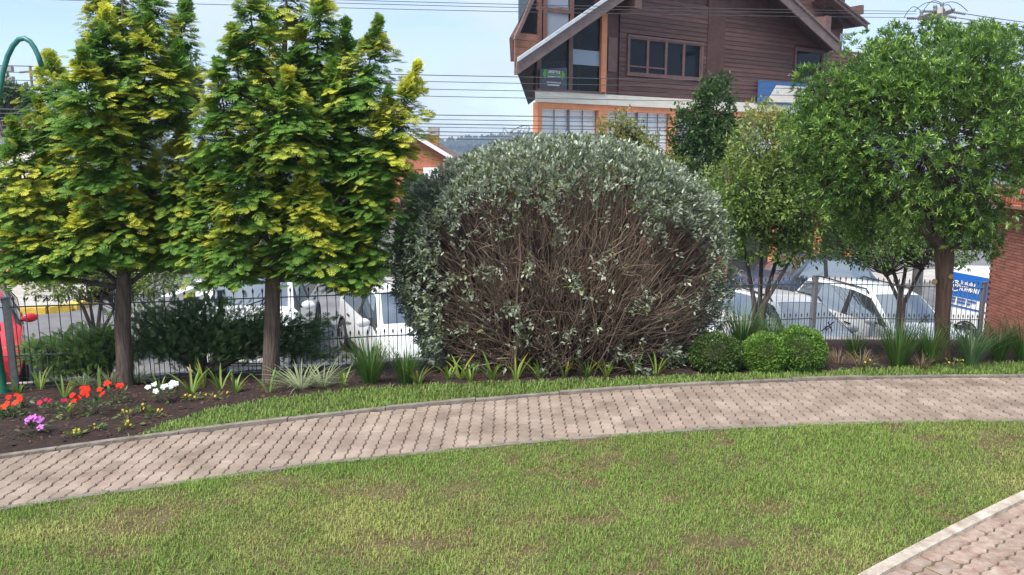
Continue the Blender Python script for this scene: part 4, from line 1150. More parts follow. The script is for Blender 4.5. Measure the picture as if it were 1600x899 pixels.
def make_car(kind, spec, paint, name, label, pos, heading, group=None, rails=False, panel=None, plate=True):
    if kind not in CARS: CARS[kind] = car_meshes(spec)
    ms = CARS[kind]
    root = empty(name, (0, 0, 0), 0, label, "van" if kind == 'van' else "car", group)
    h = Vector((heading[0], heading[1], 0)); h.z = (zs(pos[0] + h.x) - zs(pos[0])); h.normalize()
    left = Vector((-h.y, h.x, 0)); left.z = zs(pos[0] + left.x) - zs(pos[0]); left.normalize()
    up = h.cross(left).normalized(); left = up.cross(h)
    mt = Matrix((h, left, up)).transposed().to_4x4(); mt.translation = Vector((pos[0], pos[1], zs(pos[0])))
    root.matrix_world = mt
    names = {0: ("body", paint), 1: ("windscreen", 'car_glass'), 2: ("rear_window", 'car_glass'), 3: ("side_window", 'car_glass'), 4: ("side_window", 'car_glass'), 5: ("side_window", 'car_glass'), 6: ("side_window", 'car_glass'), 7: ("side_window", 'car_glass'), 8: ("side_window", 'car_glass'), 9: ("pillar_trim", 'plastic'), 10: ("pillar_trim", 'plastic'), 11: ("pillar_trim", 'plastic'), 12: ("pillar_trim", 'plastic')}
    for k, (nm, mm) in names.items():
        if k in ms:
            me = ms[k].copy() if k == 0 else ms[k]
            link(nm, me, root, mm)
    st = spec['st']; W = spec['W']; Rr = spec['R']; xf = st[0][0]; xr = st[-1][0]; hz_ = st[1][3]
    bonnet = st[2][3]; cow = st[3]; belt = st[4][2]
    MB().box((xr + .12, -W * .86, .17), (xf - .12, W * .86, .40)).build("underbody", 'plastic', root)
    MB().box((xr + .5, -W * .78, .40), (cow[0] - .1, W * .78, belt - .25)).build("cabin_floor", 'interior', root)
    seat = None
    for sx_ in ((.15, -.75) if kind != 'van' else (.75,)):
        for sy_ in (-.36, .36):
            b = MB(); b.prism([(sx_ - .12, sy_ - .22, belt + .12), (sx_ - .02, sy_ - .22, belt + .12), (sx_ - .02, sy_ + .22, belt + .12), (sx_ - .12, sy_ + .22, belt + .12)], [(sx_ - .02, sy_ - .25, .45), (sx_ + .14, sy_ - .25, .45), (sx_ + .14, sy_ + .25, .45), (sx_ - .02, sy_ + .25, .45)])
            b.box((sx_ - .14, sy_ - .12, belt + .15), (sx_ - .06, sy_ + .12, belt + .32)); b.build("seat", 'interior', root)
    for x in spec['wb']:
        for s in (-1, 1):
            wheel = MB().lathe([(Rr * .62, -.10), (Rr * .93, -.105), (Rr, -.06), (Rr, .06), (Rr * .93, .105), (Rr * .62, .10)], 24, (0, 0, 0), 'y').build("wheel", 'tyre', root, True)
            wheel.location = (x, s * (W - .10), Rr)
            rm = MB(); rm.lathe([(Rr * .64, s * .085), (Rr * .58, s * .10), (Rr * .55, s * .07), (.02, s * .06)], 24, (0, 0, 0), 'y')
            for k in range(5):
                a = 2 * PI * k / 5; rm.bar((0, s * .085, 0), (Rr * .6 * math.cos(a), s * .095, Rr * .6 * math.sin(a)), .055, .02)
            rm.build("rim", 'alloy', wheel)
            ar = MB(); pts = [(x + Rr * 1.14 * math.cos(t), 0, Rr + Rr * 1.14 * math.sin(t)) for t in np.linspace(-.35, PI + .35, 20)]
            for k in range(19):
                p, q_ = pts[k], pts[k + 1]; c = Vector((x, 0, Rr))
                def o_(v, f_, y): d = (Vector(v) - c) * f_; return (c.x + d.x, y, c.z + d.z)
                y1, y0 = s * (W * 1.012), s * (W - .26)
                ar.poly([o_(p, 1.05, y1), o_(q_, 1.05, y1), o_(q_, .965, y1 - s * .004), o_(p, .965, y1 - s * .004)])
                ar.poly([o_(p, .965, y1 - s * .004), o_(q_, .965, y1 - s * .004), o_(q_, .95, y0), o_(p, .95, y0)])
                ar.poly([o_(p, 1.05, y1), o_(q_, 1.05, y1), o_(q_, 1.07, y1 - s * .05), o_(p, 1.07, y1 - s * .05)])
            ar.build("wheel_arch", 'plastic', root, True)
    for s in (-1, 1):
        z0, z1 = hz_ - .20, hz_ - .04
        MB().prism([(xf - .03, s * .38, z0 + .02), (xf - .20, s * (W - .10), z0 + .05), (xf - .30, s * (W - .075), z1 + .03), (xf - .045, s * .44, z1 - .01)], [(xf - .2, s * .38, z0), (xf - .35, s * (W - .16), z0), (xf - .4, s * (W - .16), z1), (xf - .2, s * .40, z1)]).build("headlight", 'lens', root)
        MB().prism([(xr - .005, s * (W - .22), hz_ - .05), (xr + .10, s * (W - .06), hz_ - .05), (xr + .16, s * (W - .055), hz_ + .18), (xr + .05, s * (W - .2), hz_ + .18)], [(xr + .2, s * (W - .25), hz_ - .05), (xr + .2, s * (W - .12), hz_ - .05), (xr + .25, s * (W - .12), hz_ + .18), (xr + .2, s * (W - .25), hz_ + .18)]).build("tail_light", 'lens_red', root)
        my = W + .10; mx_ = cow[0] - .28; mz = belt + .05
        mi = MB().lathe([(.0, -.10), (.06, -.09), (.085, -.03), (.085, .04), (.07, .06), (0, .062)], 12, (mx_, s * my, mz), 'x').build("wing_mirror", paint, root, True)
        mi.matrix_local = Matrix.Translation((mx_, s * my, mz)) @ Matrix.Diagonal((.8, 1.35, .85, 1)) @ Matrix.Translation((-mx_, -s * my, -mz))
        MB().bar((mx_, s * (W - .05), mz - .05), (mx_, s * my, mz - .03), .05, .04).build("mirror_stalk", 'plastic', mi)
        for hx in ((st[5][0] + .12, st[7][0] + .15) if kind != 'van' else (st[5][0] + .12,)):
            MB().box((hx - .09, s * W * .985 - .02, belt - .16), (hx + .09, s * W * .985 + .025, belt - .13)).build("door_handle", paint if paint != 'car_white' else 'plastic', root)
        MB().box((spec['wb'][1] + Rr * 1.25, s * W * .93 - .02, .20), (spec['wb'][0] - Rr * 1.25, s * W * .985 + .012, .34)).build("sill_trim", 'plastic', root)
        if rails:
            r0, r1 = st[4], st[8]
            MB().tube([(r0[1] - .1, s * r0[5] * .97, r0[3] + .0), (r0[1] - .2, s * r0[5] * .97, r0[3] + .075), (r1[1] + .3, s * r1[5] * .97, r1[3] + .085), (r1[1] + .18, s * r1[5] * .97, r1[3] + .01)], .018, 6).build("roof_rail", 'plastic', root)
        MB().bar((cow[0] - .03, s * .12 + .1, cow[3] + .03), (cow[0] - .22, s * .12 + .62 * (1 if s < 0 else .8) - (.35 if s > 0 else .1), cow[3] + .16), .014, .02).build("wiper", 'black', root)
    g = MB().box((xf - .10, -.42, hz_ - .19), (xf + .008, .42, hz_ - .07)).build("grille", 'plastic', root)
    for k in range(3): MB().box((xf + .009, -.40, hz_ - .175 + k * .035), (xf + .016, .40, hz_ - .163 + k * .035)).build("grille_bar", 'chrome', g)
    lg = MB().box((xf - .10, -.55, .24), (xf + .006, .55, .40)).build("lower_grille", 'plastic', root)
    for k in range(4): MB().box((xf + .007, -.53, .255 + k * .036), (xf + .014, .53, .268 + k * .036)).build("grille_bar", 'iron_grey', lg)
    MB().box((xf + .015, -.2, .43), (xf + .025, .2, .53)).build("number_plate", 'fascia', root)
    MB().lathe([(0.0, .02), (.05, .018), (.055, 0)], 16, (xf + .012, 0, hz_ - .03), 'x').build("badge", 'chrome', root)
    return root
HD = (0.30, -0.954)
def nose(px, Y, half):            # centre of a car whose nose centre is seen at px at depth Y
    X = (px - 800) / FPX * Y; return (X - HD[0] * half, Y - HD[1] * half)
GP = "cars parked nose in behind the fence"
make_car('hatch', HATCH, 'car_red', "parked_car", "bright red car at the left edge behind the lamp post", (-0.742 * 10.9 - .55 * 1.93, 10.9 + .835 * 1.93), (0.55, -0.835), GP)
make_car('suv', SUV, 'car_white', "parked_car", "white car facing the fence behind the dark juniper", nose(392, 12.1, 2.12), (0.12, -0.993), GP)
make_car('hatch', HATCH, 'car_white', "parked_car", "white hatchback showing its side window left of the round bush", nose(655, 11.9, 1.93), (0.42, -0.907), GP)
make_car('suv', SUV, 'car_white', "parked_car", "white car almost hidden behind the round bush", nose(890, 12.6, 2.12), HD, GP)
make_car('hatch', HATCH, 'car_white', "parked_car", "white car with its wheel showing right of the round bush", nose(1115, 13.0, 1.93), HD, GP)
make_car('hatch', HATCH, 'car_white', "parked_car", "white hatchback with roof bars behind the pair of box balls", nose(1352, 13.3, 1.93), HD, GP, rails=True)
make_car('suv', SUV, 'car_white', "parked_car", "white estate with black roof rails beside the thin tree trunks", nose(1520, 14.0, 2.12), HD, GP, rails=True)
make_car('suvb', SUV, 'car_blue', "pickup_car", "dark blue car driving past behind the white parked cars", ((1255 - 800) / FPX * 22.2, 22.2), (-0.945, -0.326), None, rails=True)
make_car('suv', SUV, 'car_white', "parked_car", "pale car on the far side of the crossing", (at(322, 420, 31).x, 31.0), (0.3, -0.95))
van = make_car('van', VAN, 'car_white', "delivery_van", "white van with blue lettered panel beside the brick wall", nose(1828, 15.0, 2.20), HD, GP)
sgn = -1   # the side that looks toward the camera is the right side (local -y)
def van_box(nm, x0, x1, z0, z1, m, t=0.0):
    # panel laid on the van's right side, following its slight lean inward
    def yy(z): return -(0.91 * .978 + .012 - (max(z - 1.10, 0) / .80) * .085 + t)
    n = 5; b = MB()
    for k in range(n):
        za_, zb_ = z0 + (z1 - z0) * k / n, z0 + (z1 - z0) * (k + 1) / n
        b.poly([(x0, yy(za_), za_), (x1, yy(za_), za_), (x1, yy(zb_), zb_), (x0, yy(zb_), zb_)])
    return b.build(nm, m, van)
van_box("side_panel", -2.1, -.5, 1.24, 1.80, 'van_blue')
van_box("side_stripe", -2.0, -.7, .98, 1.02, 'van_blue', 0.002)
ty = -(0.91 * .978 + .018 - .03)
ux_, uz_ = (1, 0, 0), (0, 0.10, 1)
text("Imunizadora", "lettering", 0.135, 'white', van, (-1.72, -0.8775, 1.545), ux_, uz_, 0.002, 'LEFT', .60)
text("HOFFMANN", "lettering", 0.165, 'white', van, (-1.72, -0.894, 1.39), ux_, uz_, 0.003, 'LEFT', .60)
mb = MB()
c0 = Vector((-1.84, -0.885, 1.50))
def arcband(r0, r1, a0, a1):
    pts0 = [(c0.x + r0 * math.cos(t), c0.y - .008 + .10 * r0 * math.sin(t), c0.z + r0 * math.sin(t)) for t in np.linspace(a0, a1, 22)]
    pts1 = [(c0.x + r1 * math.cos(t), c0.y - .008 + .10 * r1 * math.sin(t), c0.z + r1 * math.sin(t)) for t in np.linspace(a0, a1, 22)]
    for k in range(21): mb.poly([pts0[k], pts0[k + 1], pts1[k + 1], pts1[k]])
arcband(.095, .118, -.2, 4.2); arcband(.055, .075, 0, 2 * PI); arcband(.0, .022, 0, 2 * PI); arcband(.13, .15, 3.9, 5.4)
mb.build("emblem", 'white', van)
for r_, (z, n_) in enumerate(((1.17, 15), (1.09, 12))):
    for k in range(n_):
        if k in (3, 9): continue
        MB().box((-1.92 + k * .048, -.912, z), (-1.92 + k * .048 + .034, -.88, z + .035)).build("print_mark", 'van_blue', van)
# ================================================================== VEGETATION
# --- leaf templates (unit length along +x)
def t_fan():
    V = []; T = []; tip = []
    def blade(x0, y0, ang, L, W, dz):
        c, s = math.cos(ang), math.sin(ang); i = len(V)
        for a, b, k in ((0, 0, 0), (L * .55, -W * .5, .5), (L, 0, 1), (L * .55, W * .5, .5)):
            x, y = x0 + a * c - b * s, y0 + a * s + b * c
            V.append((x, y, -0.30 * x * x - 0.25 * y * y + dz)); tip.append(min(1, 0.45 * x + 0.55 * k + .1))
        T.extend([(i, i + 1, i + 3), (i + 1, i + 2, i + 3)])
    blade(0.0, 0, 0, 1.0, .13, 0)
    for k in range(4):
        x = .10 + .20 * k
        for s in (-1, 1):
            a_, L_ = s * (0.92 - .07 * k), (.46, .46, .38, .27)[k]
            blade(x, 0, a_, L_, .14, 0.02 * s)
    return np.array(V), np.array(T), np.array(tip)
FANV, FANT, FANTIP = t_fan()
LEAFV = np.array([[0, 0, 0], [.45, .5, .06], [1, 0, -.06], [.45, -.5, .06], [.45, 0, -.03]]); LEAFT = np.array([[0, 4, 1], [4, 2, 1], [0, 3, 4], [4, 3, 2]])
LEAF2 = np.array([[0, 0, 0], [.5, .5, .05], [1, 0, -.08], [.5, -.5, .05]]); LEAF2T = np.array([[0, 2, 1], [0, 3, 2]])
def rand_dirs(n):
    v = NR.normal(size=(n, 3)); return unit(v)
def leaves(P, out, n_each, size, width, cols, spread=0.9, templ=0, up=0.2, jit=0.0):
    """n_each leaves at every P around direction out"""
    N = len(P) * n_each
    Pn = np.repeat(P, n_each, 0); O = np.repeat(out, n_each, 0)
    d = unit(O + rand_dirs(N) * spread + np.array([0, 0, up]))
    X, Y, Z = frame(d, rand_dirs(N) * .7 + np.array([0, 0, 1.0]))
    s = size * NR.uniform(.65, 1.25, (N, 1))
    tv, tt = (LEAFV, LEAFT) if templ == 0 else (LEAF2, LEAF2T)
    C = np.repeat(cols, n_each, 0) * NR.uniform(.8, 1.2, (N, 1))
    return instance(tv, tt, X * s, Y * s * width, Z * s, Pn + rand_dirs(N) * jit, C)
def wob(a, b, n, amp, up=0.0):
    pts = []; a, b = Vector(a), Vector(b); L = (b - a).length
    for k in range(n + 1):
        t = k / n; p = a.lerp(b, t); e = math.sin(PI * t)
        pts.append(p + Vector((R.gauss(0, amp) * e, R.gauss(0, amp) * e, up * L * e)))
    return pts

# --- golden conifers: upright plumes of flat drooping sprays
def conifer(name, label, base_px, base_py, trunk_px_top, lobes, D, seed):
    rng = np.random.default_rng(seed)
    b = ground(base_px, base_py); D = b.y
    root = empty(name, b, 0, label, "tree", "golden conifers in the bed")
    tip = at(*lobes[0][0], D); ctr = at(trunk_px_top[0], trunk_px_top[1], D)
    tr = MB(); pts = [Vector((0, 0, -.15)), Vector((0, 0, 0)), Vector((0, 0, .12))] + [(ctr - b) * t + Vector((0, 0, 0)) for t in (.2, .45, .7, 1.0)]
    top = tip - b; pts += [(ctr - b).lerp(top, t) for t in (.35, .7, 1.0)]
    rads = [.135, .112, .095, .088, .083, .078, .05, .022, .012, .005]
    pts = [p + Vector((R.gauss(0, .008), R.gauss(0, .008), 0)) for p in pts]
    tr.tube(pts, rads, 14); tr.build("trunk", 'bark', root, True)
    limbs = MB(); Vp, Tp = [], []; packs = []
    for li, (tpx, bpx, rad, dy) in enumerate(lobes):
        a = at(bpx[0], bpx[1], D + dy * .7) - b; e = at(tpx[0], tpx[1], D + dy) - b
        L = (e - a).length; r0 = rad / FPX * D * 1.12
        # limb from trunk to lobe
        zt = min(max(1.15 + .3 * (li % 3), a.z - .3), top.z - .2); tp = pts[0]
        for q0, q1 in zip(pts[:-1], pts[1:]):
            if q0.z <= zt <= q1.z: tp = q0.lerp(q1, (zt - q0.z) / max(q1.z - q0.z, 1e-4))
        limbs.tube([tp, tp.lerp(a, .5) + Vector((0, 0, .04)), a, a.lerp(e, .5), a.lerp(e, .92)], [.032, .026, .016, .009, .003], 6)
        area = L * r0 * 2.2 + r0 * r0
        n = int(710 * area ** .9 + 55)
        t = 1 - np.sqrt(rng.uniform(0, 1, n)) * 1.0
        t = rng.uniform(0, 1, n) ** 1.15
        prof = np.where(t < .18, .72 + t / .18 * .28, np.clip(1 - ((t - .18) / .82) ** 1.25, 0.03, 1))
        th = rng.uniform(0, 2 * PI, n)
        nt_ = max(2, int(L / .20)); ph = .25 * np.sin(th * 2 + li * 1.7) + .15 * np.sin(th * 5 + li)
        t = np.clip((np.round(t * nt_ + ph) - ph + rng.normal(0, .16, n)) / nt_, 0.0, 1.02)
        prof = np.where(t < .18, .72 + t / .18 * .28, np.clip(1 - (np.clip(t - .18, 0, 1) / .82) ** 1.75, 0.05, 1))
        inner = rng.random(n) < .34
        rr = r0 * prof * np.where(inner, rng.uniform(.08, .68, n), rng.uniform(.58, 1.07, n)) * (1 + .25 * np.sin(th * 3 + li) )
        axis = np.array(e - a); A = np.array(a)
        ra = np.stack([np.cos(th), np.sin(th), np.zeros(n)], 1)
        tier = .06 * np.sin(t * L * 2 * PI / .30 + th * 2)
        P = A + axis[None] * t[:, None] + ra * (rr * (1 + tier))[:, None] + np.array([0, 0, 1.])[None] * (.05 - .11 * rr / r0)[:, None]
        ax_u = axis / np.linalg.norm(axis)
        d = ra * 1.0 + ax_u[None] * (0.05 + 1.2 * t ** 3)[:, None] + rng.normal(0, .30, (n, 3)) * np.array([1, 1, .5]) + np.array([0, 0, -.10])
        upv = np.array([0, 0, 1.0])[None] + ra * .95 + rng.normal(0, .16, (n, 3))
        X, Y, Z = frame(d, upv)
        s = np.where(inner, .15 + .07 * rng.random(n), .074 + .088 * rng.random(n) ** 1.3) * (1 - .2 * t)
        P = P - X * (s * .5)[:, None]
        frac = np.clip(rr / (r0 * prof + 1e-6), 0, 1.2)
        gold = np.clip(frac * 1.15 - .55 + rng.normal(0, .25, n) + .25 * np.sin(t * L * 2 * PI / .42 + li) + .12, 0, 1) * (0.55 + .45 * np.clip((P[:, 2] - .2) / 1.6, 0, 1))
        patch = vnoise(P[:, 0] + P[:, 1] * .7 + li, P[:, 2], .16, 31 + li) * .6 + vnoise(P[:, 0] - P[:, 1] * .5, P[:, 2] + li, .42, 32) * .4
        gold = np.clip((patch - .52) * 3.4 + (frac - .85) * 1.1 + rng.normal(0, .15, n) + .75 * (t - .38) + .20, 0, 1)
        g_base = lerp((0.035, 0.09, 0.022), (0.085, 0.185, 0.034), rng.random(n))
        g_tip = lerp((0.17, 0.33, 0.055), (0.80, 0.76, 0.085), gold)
        C = g_base[:, None, :] * (1 - FANTIP[None, :, None]) + g_tip[:, None, :] * FANTIP[None, :, None]  # tips are golden new growth; dark-to-bright run also paints them soft-lit
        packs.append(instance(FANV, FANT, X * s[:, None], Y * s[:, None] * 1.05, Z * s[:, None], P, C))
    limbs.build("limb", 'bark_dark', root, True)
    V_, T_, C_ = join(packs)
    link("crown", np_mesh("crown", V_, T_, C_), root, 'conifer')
    return root
def plumes(tips, tx, low, seed):
    rg = random.Random(seed); out = []
    for k, (px, py) in enumerate(tips):
        bx_ = px + (tx - px) * .22; by = min(py + rg.uniform(120, 165), low + .18 * abs(px - tx))
        side = abs(px - tx) / 220.0
        dy = rg.uniform(-.7, .15) * (1 - .5 * side) if k % 3 else rg.uniform(.15, .75) * (1 - .4 * side)
        r = rg.uniform(44, 64) * (0.78 if py < 20 else 1.0)
        out.append(((px, py), (bx_, max(by, py + 62)), r, dy))
    return out
C1 = [(190, -75), (150, -25), (238, -45), (292, 2), (165, 25), (232, 38), (200, 85), (278, 78), (130, 92), (78, 92), (60, 165), (20, 200), (-25, 210), (120, 170), (165, 165), (225, 175), (285, 205), (318, 240), (170, 215), (70, 240), (25, 285), (120, 265), (240, 265), (195, 268), (-25, 300), (75, 322), (135, 312), (270, 292), (30, 335)]
C2 = [(450, -75), (388, -28), (505, -18), (420, 30), (365, 55), (470, 60), (540, 45), (590, 42), (342, 110), (400, 110), (450, 120), (520, 110), (572, 128), (650, 112), (605, 155), (330, 172), (430, 205), (490, 190), (545, 190), (600, 215), (620, 226), (318, 238), (380, 230), (480, 255), (560, 272), (592, 295), (305, 300), (395, 300), (445, 300), (510, 318), (578, 335), (355, 325)]
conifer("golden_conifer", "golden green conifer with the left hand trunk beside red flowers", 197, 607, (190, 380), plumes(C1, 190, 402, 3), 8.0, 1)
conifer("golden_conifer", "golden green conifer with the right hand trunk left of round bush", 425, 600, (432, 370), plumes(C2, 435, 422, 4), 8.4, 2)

# --- big clipped bush, bare twigs in front
bb = ground(880, 592); BY = bb.y + 1.05
bc = at(878, 410, BY); zb0 = z_garden(bc.x, BY)
bush = empty("clipped_bush", (bc.x, BY, zb0), 0, "huge rounded clipped bush with bare brown twigs and grey green leaves", "bush")
RX = 256 / FPX * BY * .975; RZt = at(880, 222, BY).z - zb0; RYd = 1.25
def bush_surface(n, rng):
    """points on the bush's outer surface, base-relative; theta measured in the horizontal plane"""
    th = rng.uniform(0, 2 * PI, n); v = rng.uniform(0.02, 1, n)
    z = RZt * v
    prof = np.where(v < .48, .80 + .20 * np.sin(np.clip(v / .48, 0, 1) * PI / 2), np.sqrt(np.clip(1 - ((v - .48) / .52) ** 2.4, 0, 1)))
    lump = 1 + .03 * np.sin(th * 5 + v * 6) + .028 * np.sin(th * 9 - v * 11) + .022 * np.sin(th * 17 + v * 23)
    x = RX * prof * lump * np.cos(th); y = RYd * prof * lump * np.sin(th)
    nrm = unit(np.stack([x / RX ** 2, y / RYd ** 2, (z - RZt * .48) / (RZt * .52) ** 2 * (v > .48)], 1))
    return np.stack([x, y, z], 1), nrm, th, v
rng = np.random.default_rng(5)
NT = 3500
S, nr, th, v = bush_surface(NT, rng)
front = S[:, 1] < RYd * .35
stems0 = np.stack([rng.uniform(-.62, .62, NT) * RX, rng.uniform(-.55, .45, NT) * RYd, np.zeros(NT)], 1)
stems0[:, 0] = np.clip(S[:, 0] * .50 + rng.normal(0, .16, NT), -RX * .66, RX * .66); stems0[:, 1] = S[:, 1] * .4 + rng.normal(0, .18, NT)
K = 9; ts = np.linspace(0, 1, K)
end = S * np.array([.985, .985, .985])
ctrl = stems0 * .75 + end * .25; ctrl[:, 2] = end[:, 2] * rng.uniform(.45, .8, NT)
paths = ((1 - ts)[None, :, None] ** 2) * stems0[:, None] + (2 * ts * (1 - ts))[None, :, None] * ctrl[:, None] + (ts ** 2)[None, :, None] * end[:, None]
paths = paths + rng.normal(0, .022, paths.shape) * np.sin(ts * PI)[None, :, None] + (np.sin(ts * 14 + 0)[None, :, None] * rng.normal(0, .012, (NT, 1, 3)))
paths[:, 0, 2] = -.1
thick = rng.uniform(.6, 1.25, NT); thick[:60] *= 3.0; thick[60:260] *= 1.8
rad = (0.0075 * (1 - ts) + .0022)[None] * thick[:, None]
tc0 = lerp((0.07, 0.05, 0.043), (0.14, 0.10, 0.085), rng.random(NT)); tc1 = lerp((0.13, 0.09, 0.072), (0.33, 0.255, 0.19), rng.random(NT) ** 1.5)
cols = tc0[:, None] * (1 - ts)[None, :, None] + tc1[:, None] * ts[None, :, None]
packs = [tubes_np(paths, rad, cols, 3)]
# curly side twigs starting along the main ones
NS = 6500
src = rng.integers(0, NT, NS); kk = rng.integers(4, K - 1, NS)
p0 = paths[src, kk]; tdir = unit(paths[src, kk + 1] - paths[src, kk]); ln = rng.uniform(.10, .34, NS)
dd = unit(tdir + rng.normal(0, .75, (NS, 3)) + np.array([0, -.15, .1])); cv = rng.normal(0, .35, (NS, 3))
t5 = np.linspace(0, 1, 5)
sp = p0[:, None] + dd[:, None] * (ln[:, None] * t5)[:, :, None] + cv[:, None] * (ln[:, None] * t5 ** 2)[:, :, None] + rng.normal(0, .006, (NS, 5, 3))
# keep inside the clipped outline
vv = np.clip(sp[:, -1, 2] / RZt, 0, 1); pf = np.where(vv < .48, .80 + .20 * np.sin(np.clip(vv / .48, 0, 1) * PI / 2), np.sqrt(np.clip(1 - ((vv - .48) / .52) ** 2.4, 0, 1)))
ok = (np.hypot(sp[:, -1, 0] / RX, sp[:, -1, 1] / RYd) < pf * 1.02) & (sp[:, :, 2].min(1) > 0.05)
sp = sp[ok]; ns = len(sp)
sc_ = lerp((0.11, 0.078, 0.062), (0.30, 0.225, 0.165), rng.random(ns))
packs.append(tubes_np(sp, np.tile(np.linspace(.0042, .0016, 5), (ns, 1)) * rng.uniform(.8, 1.3, (ns, 1)), np.repeat(sc_[:, None], 5, 1), 3))
V_, T_, C_ = join(packs); link("branches", np_mesh("branches", V_, T_, C_), bush, 'twig')
# foliage: dense on top, left flank and back; sparse tufts on the bare front
NL = 27000
S, nr, th, v = bush_surface(NL, rng)
xs_ = S[:, 0] / RX; frontness = np.clip(-S[:, 1] / RYd, 0, 1)
top_lim = .79 - .20 * np.clip((np.abs(xs_) - .25) / .6, 0, 1) + .05 * np.sin(xs_ * 9) + .035 * np.sin(xs_ * 23)
p_top = np.clip((v - top_lim) * 9 + .3, 0, 1)
p_left = np.clip((-xs_ - .70) * 7, 0, 1); p_right = np.clip((xs_ - .80) * 4, 0, .4)
p_back = np.clip((S[:, 1] / RYd + .05) * 3, 0, 1)
clump = (vnoise(S[:, 0] * 1.0, S[:, 2], .13, 21) > .75)
prob = np.maximum.reduce([p_top * .95, p_left, p_right, p_back * .9, clump * .40, np.full(NL, .018)])
keep = rng.random(NL) < prob
S, nr, v = S[keep], nr[keep], v[keep]; n = len(S)
depth = rng.uniform(-.075, .15, n); S = S - nr * depth[:, None]
c = lerp((0.12, 0.165, 0.10), (0.44, 0.49, 0.37), rng.random(n)); yl = rng.random(n) < .12; c[yl] = lerp((0.15, 0.20, 0.06), (0.22, 0.25, 0.10), rng.random(yl.sum()))
V_, T_, C_ = leaves(S, nr, 5, .056, .44, c, 1.0, 1, .25, .025)
link("foliage", np_mesh("foliage", V_, T_, C_), bush, 'gloss_leaf')

# --- right hand tree: whorls of narrow glossy leaves
rb = ground(1470, 566); D = rb.y
tree = empty("broadleaf_tree", rb, 0, "dense round crowned tree with peeling reddish trunk by brick wall", "tree")
t0 = MB(); fork = at(1476, 385, D) - rb
tp = [Vector((0, 0, -.2)), Vector((0, 0, 0)), Vector((.0, 0, .15)), fork * .35, fork * .6 + Vector((.01, 0, 0)), fork]
t0.tube(tp, [.115, .10, .084, .078, .08, .10], 16)
t0.build("trunk", 'bark_red', tree, True)
for px, py in ((1462, 441), (1488, 433)):
    q = at(px, py, D - .125) - rb; MB().lathe([(.0, -.012), (.028, -.006), (.03, .012), (.0, .02)], 9, (q.x, q.y + .02, q.z), 'y').build("pruning_scar", 'wound', tree, True)
cc = at(1450, 222, D + .05) - rb
lm = MB()
for (px, py), dy in (((1395, 300), -.2), ((1330, 280), .1), ((1440, 200), -.3), ((1500, 250), .2), ((1560, 260), -.1), ((1480, 150), .4), ((1380, 190), .5), ((1560, 390), -.25), ((1420, 330), .3)):
    e = at(px, py, D + dy) - rb
    lm.tube(wob(fork + Vector((R.gauss(0, .03), R.gauss(0, .03), -.02)), e, 5, .035, .06), [.055, .05, .042, .034, .024, .012], 7)
lm.build("limb", 'bark_dark', tree, True)
rng = np.random.default_rng(9)
nC = 185; cd = unit(rng.normal(size=(nC, 3))); fr = rng.uniform(.45, 1, nC) ** .5
Cc = np.array(cc)[None] + cd * fr[:, None] * np.array([1.36, 1.25, 1.09])
# drooping skirt low on the right and left
ex = [at(px, py, D + dy) - rb for px, py, dy in ((1310, 330, 0), (1350, 370, .1), (1550, 365, -.2), (1565, 330, 0), (1535, 385, -.25), (1500, 340, -.3), (1290, 270, 0), (1270, 190, 0), (1590, 130, 0), (1620, 230, .1), (1262, 130, 0.05), (1530, 60, .1), (1400, 62, .1), (1580, 70, -.1), (1460, 55, 0))]
Cc = np.concatenate([Cc, np.array([list(e) for e in ex])]); nC = len(Cc)
cr_ = rng.uniform(.20, .34, nC); cr_[-len(ex):] = .17
per = 66
d = unit(rng.normal(size=(nC * per, 3)) + np.array([0, 0, .35])); Pr = np.repeat(Cc, per, 0) + d * np.repeat(cr_, per)[:, None] * rng.uniform(.6, 1.08, (nC * per, 1))
od = unit(unit(Pr - np.array(cc)) * .7 + d * .7 + np.array([0, 0, .45]))
_X = (at(1548, 300, D) - rb).x; _Z = (at(1548, 285, D) - rb).z
keep = ~((Pr[:, 0] > _X) & (Pr[:, 2] < _Z)) & (np.linalg.norm((Pr - np.array(cc)) / np.array([1.36, 1.25, 1.09]), axis=1) > .36)
Pr, od = Pr[keep], od[keep]; n = len(Pr)
young = rng.random(n)
c = lerp((0.065, 0.14, 0.035), (0.18, 0.32, 0.065), young); br = young > .72; c[br] = lerp((0.22, 0.39, 0.07), (0.33, 0.48, 0.10), rng.random(br.sum()))
V1 = leaves(Pr, od, 11, .060, .22, c, 1.05, 1, .15, .012)
# upright shoots on top
V_, T_, C_ = V1
link("crown", np_mesh("crown", V_, T_, C_), tree, 'gloss_leaf')
tw = 700; ii = rng.integers(0, n, tw); st_ = np.array(cc)[None] + (Pr[ii] - np.array(cc)) * rng.uniform(.35, .6, (tw, 1)); k5 = np.linspace(0, 1, 5)
pp = st_[:, None] + (Pr[ii] - st_)[:, None] * k5[None, :, None] + rng.normal(0, .015, (tw, 5, 3))
V_, T_, C_ = tubes_np(pp, np.tile(np.linspace(.008, .0025, 5), (tw, 1)), np.full((tw, 5, 3), .1) * np.array([1.1, .85, .7]), 4)
link("twigs", np_mesh("twigs", V_, T_, C_), tree, 'twig')

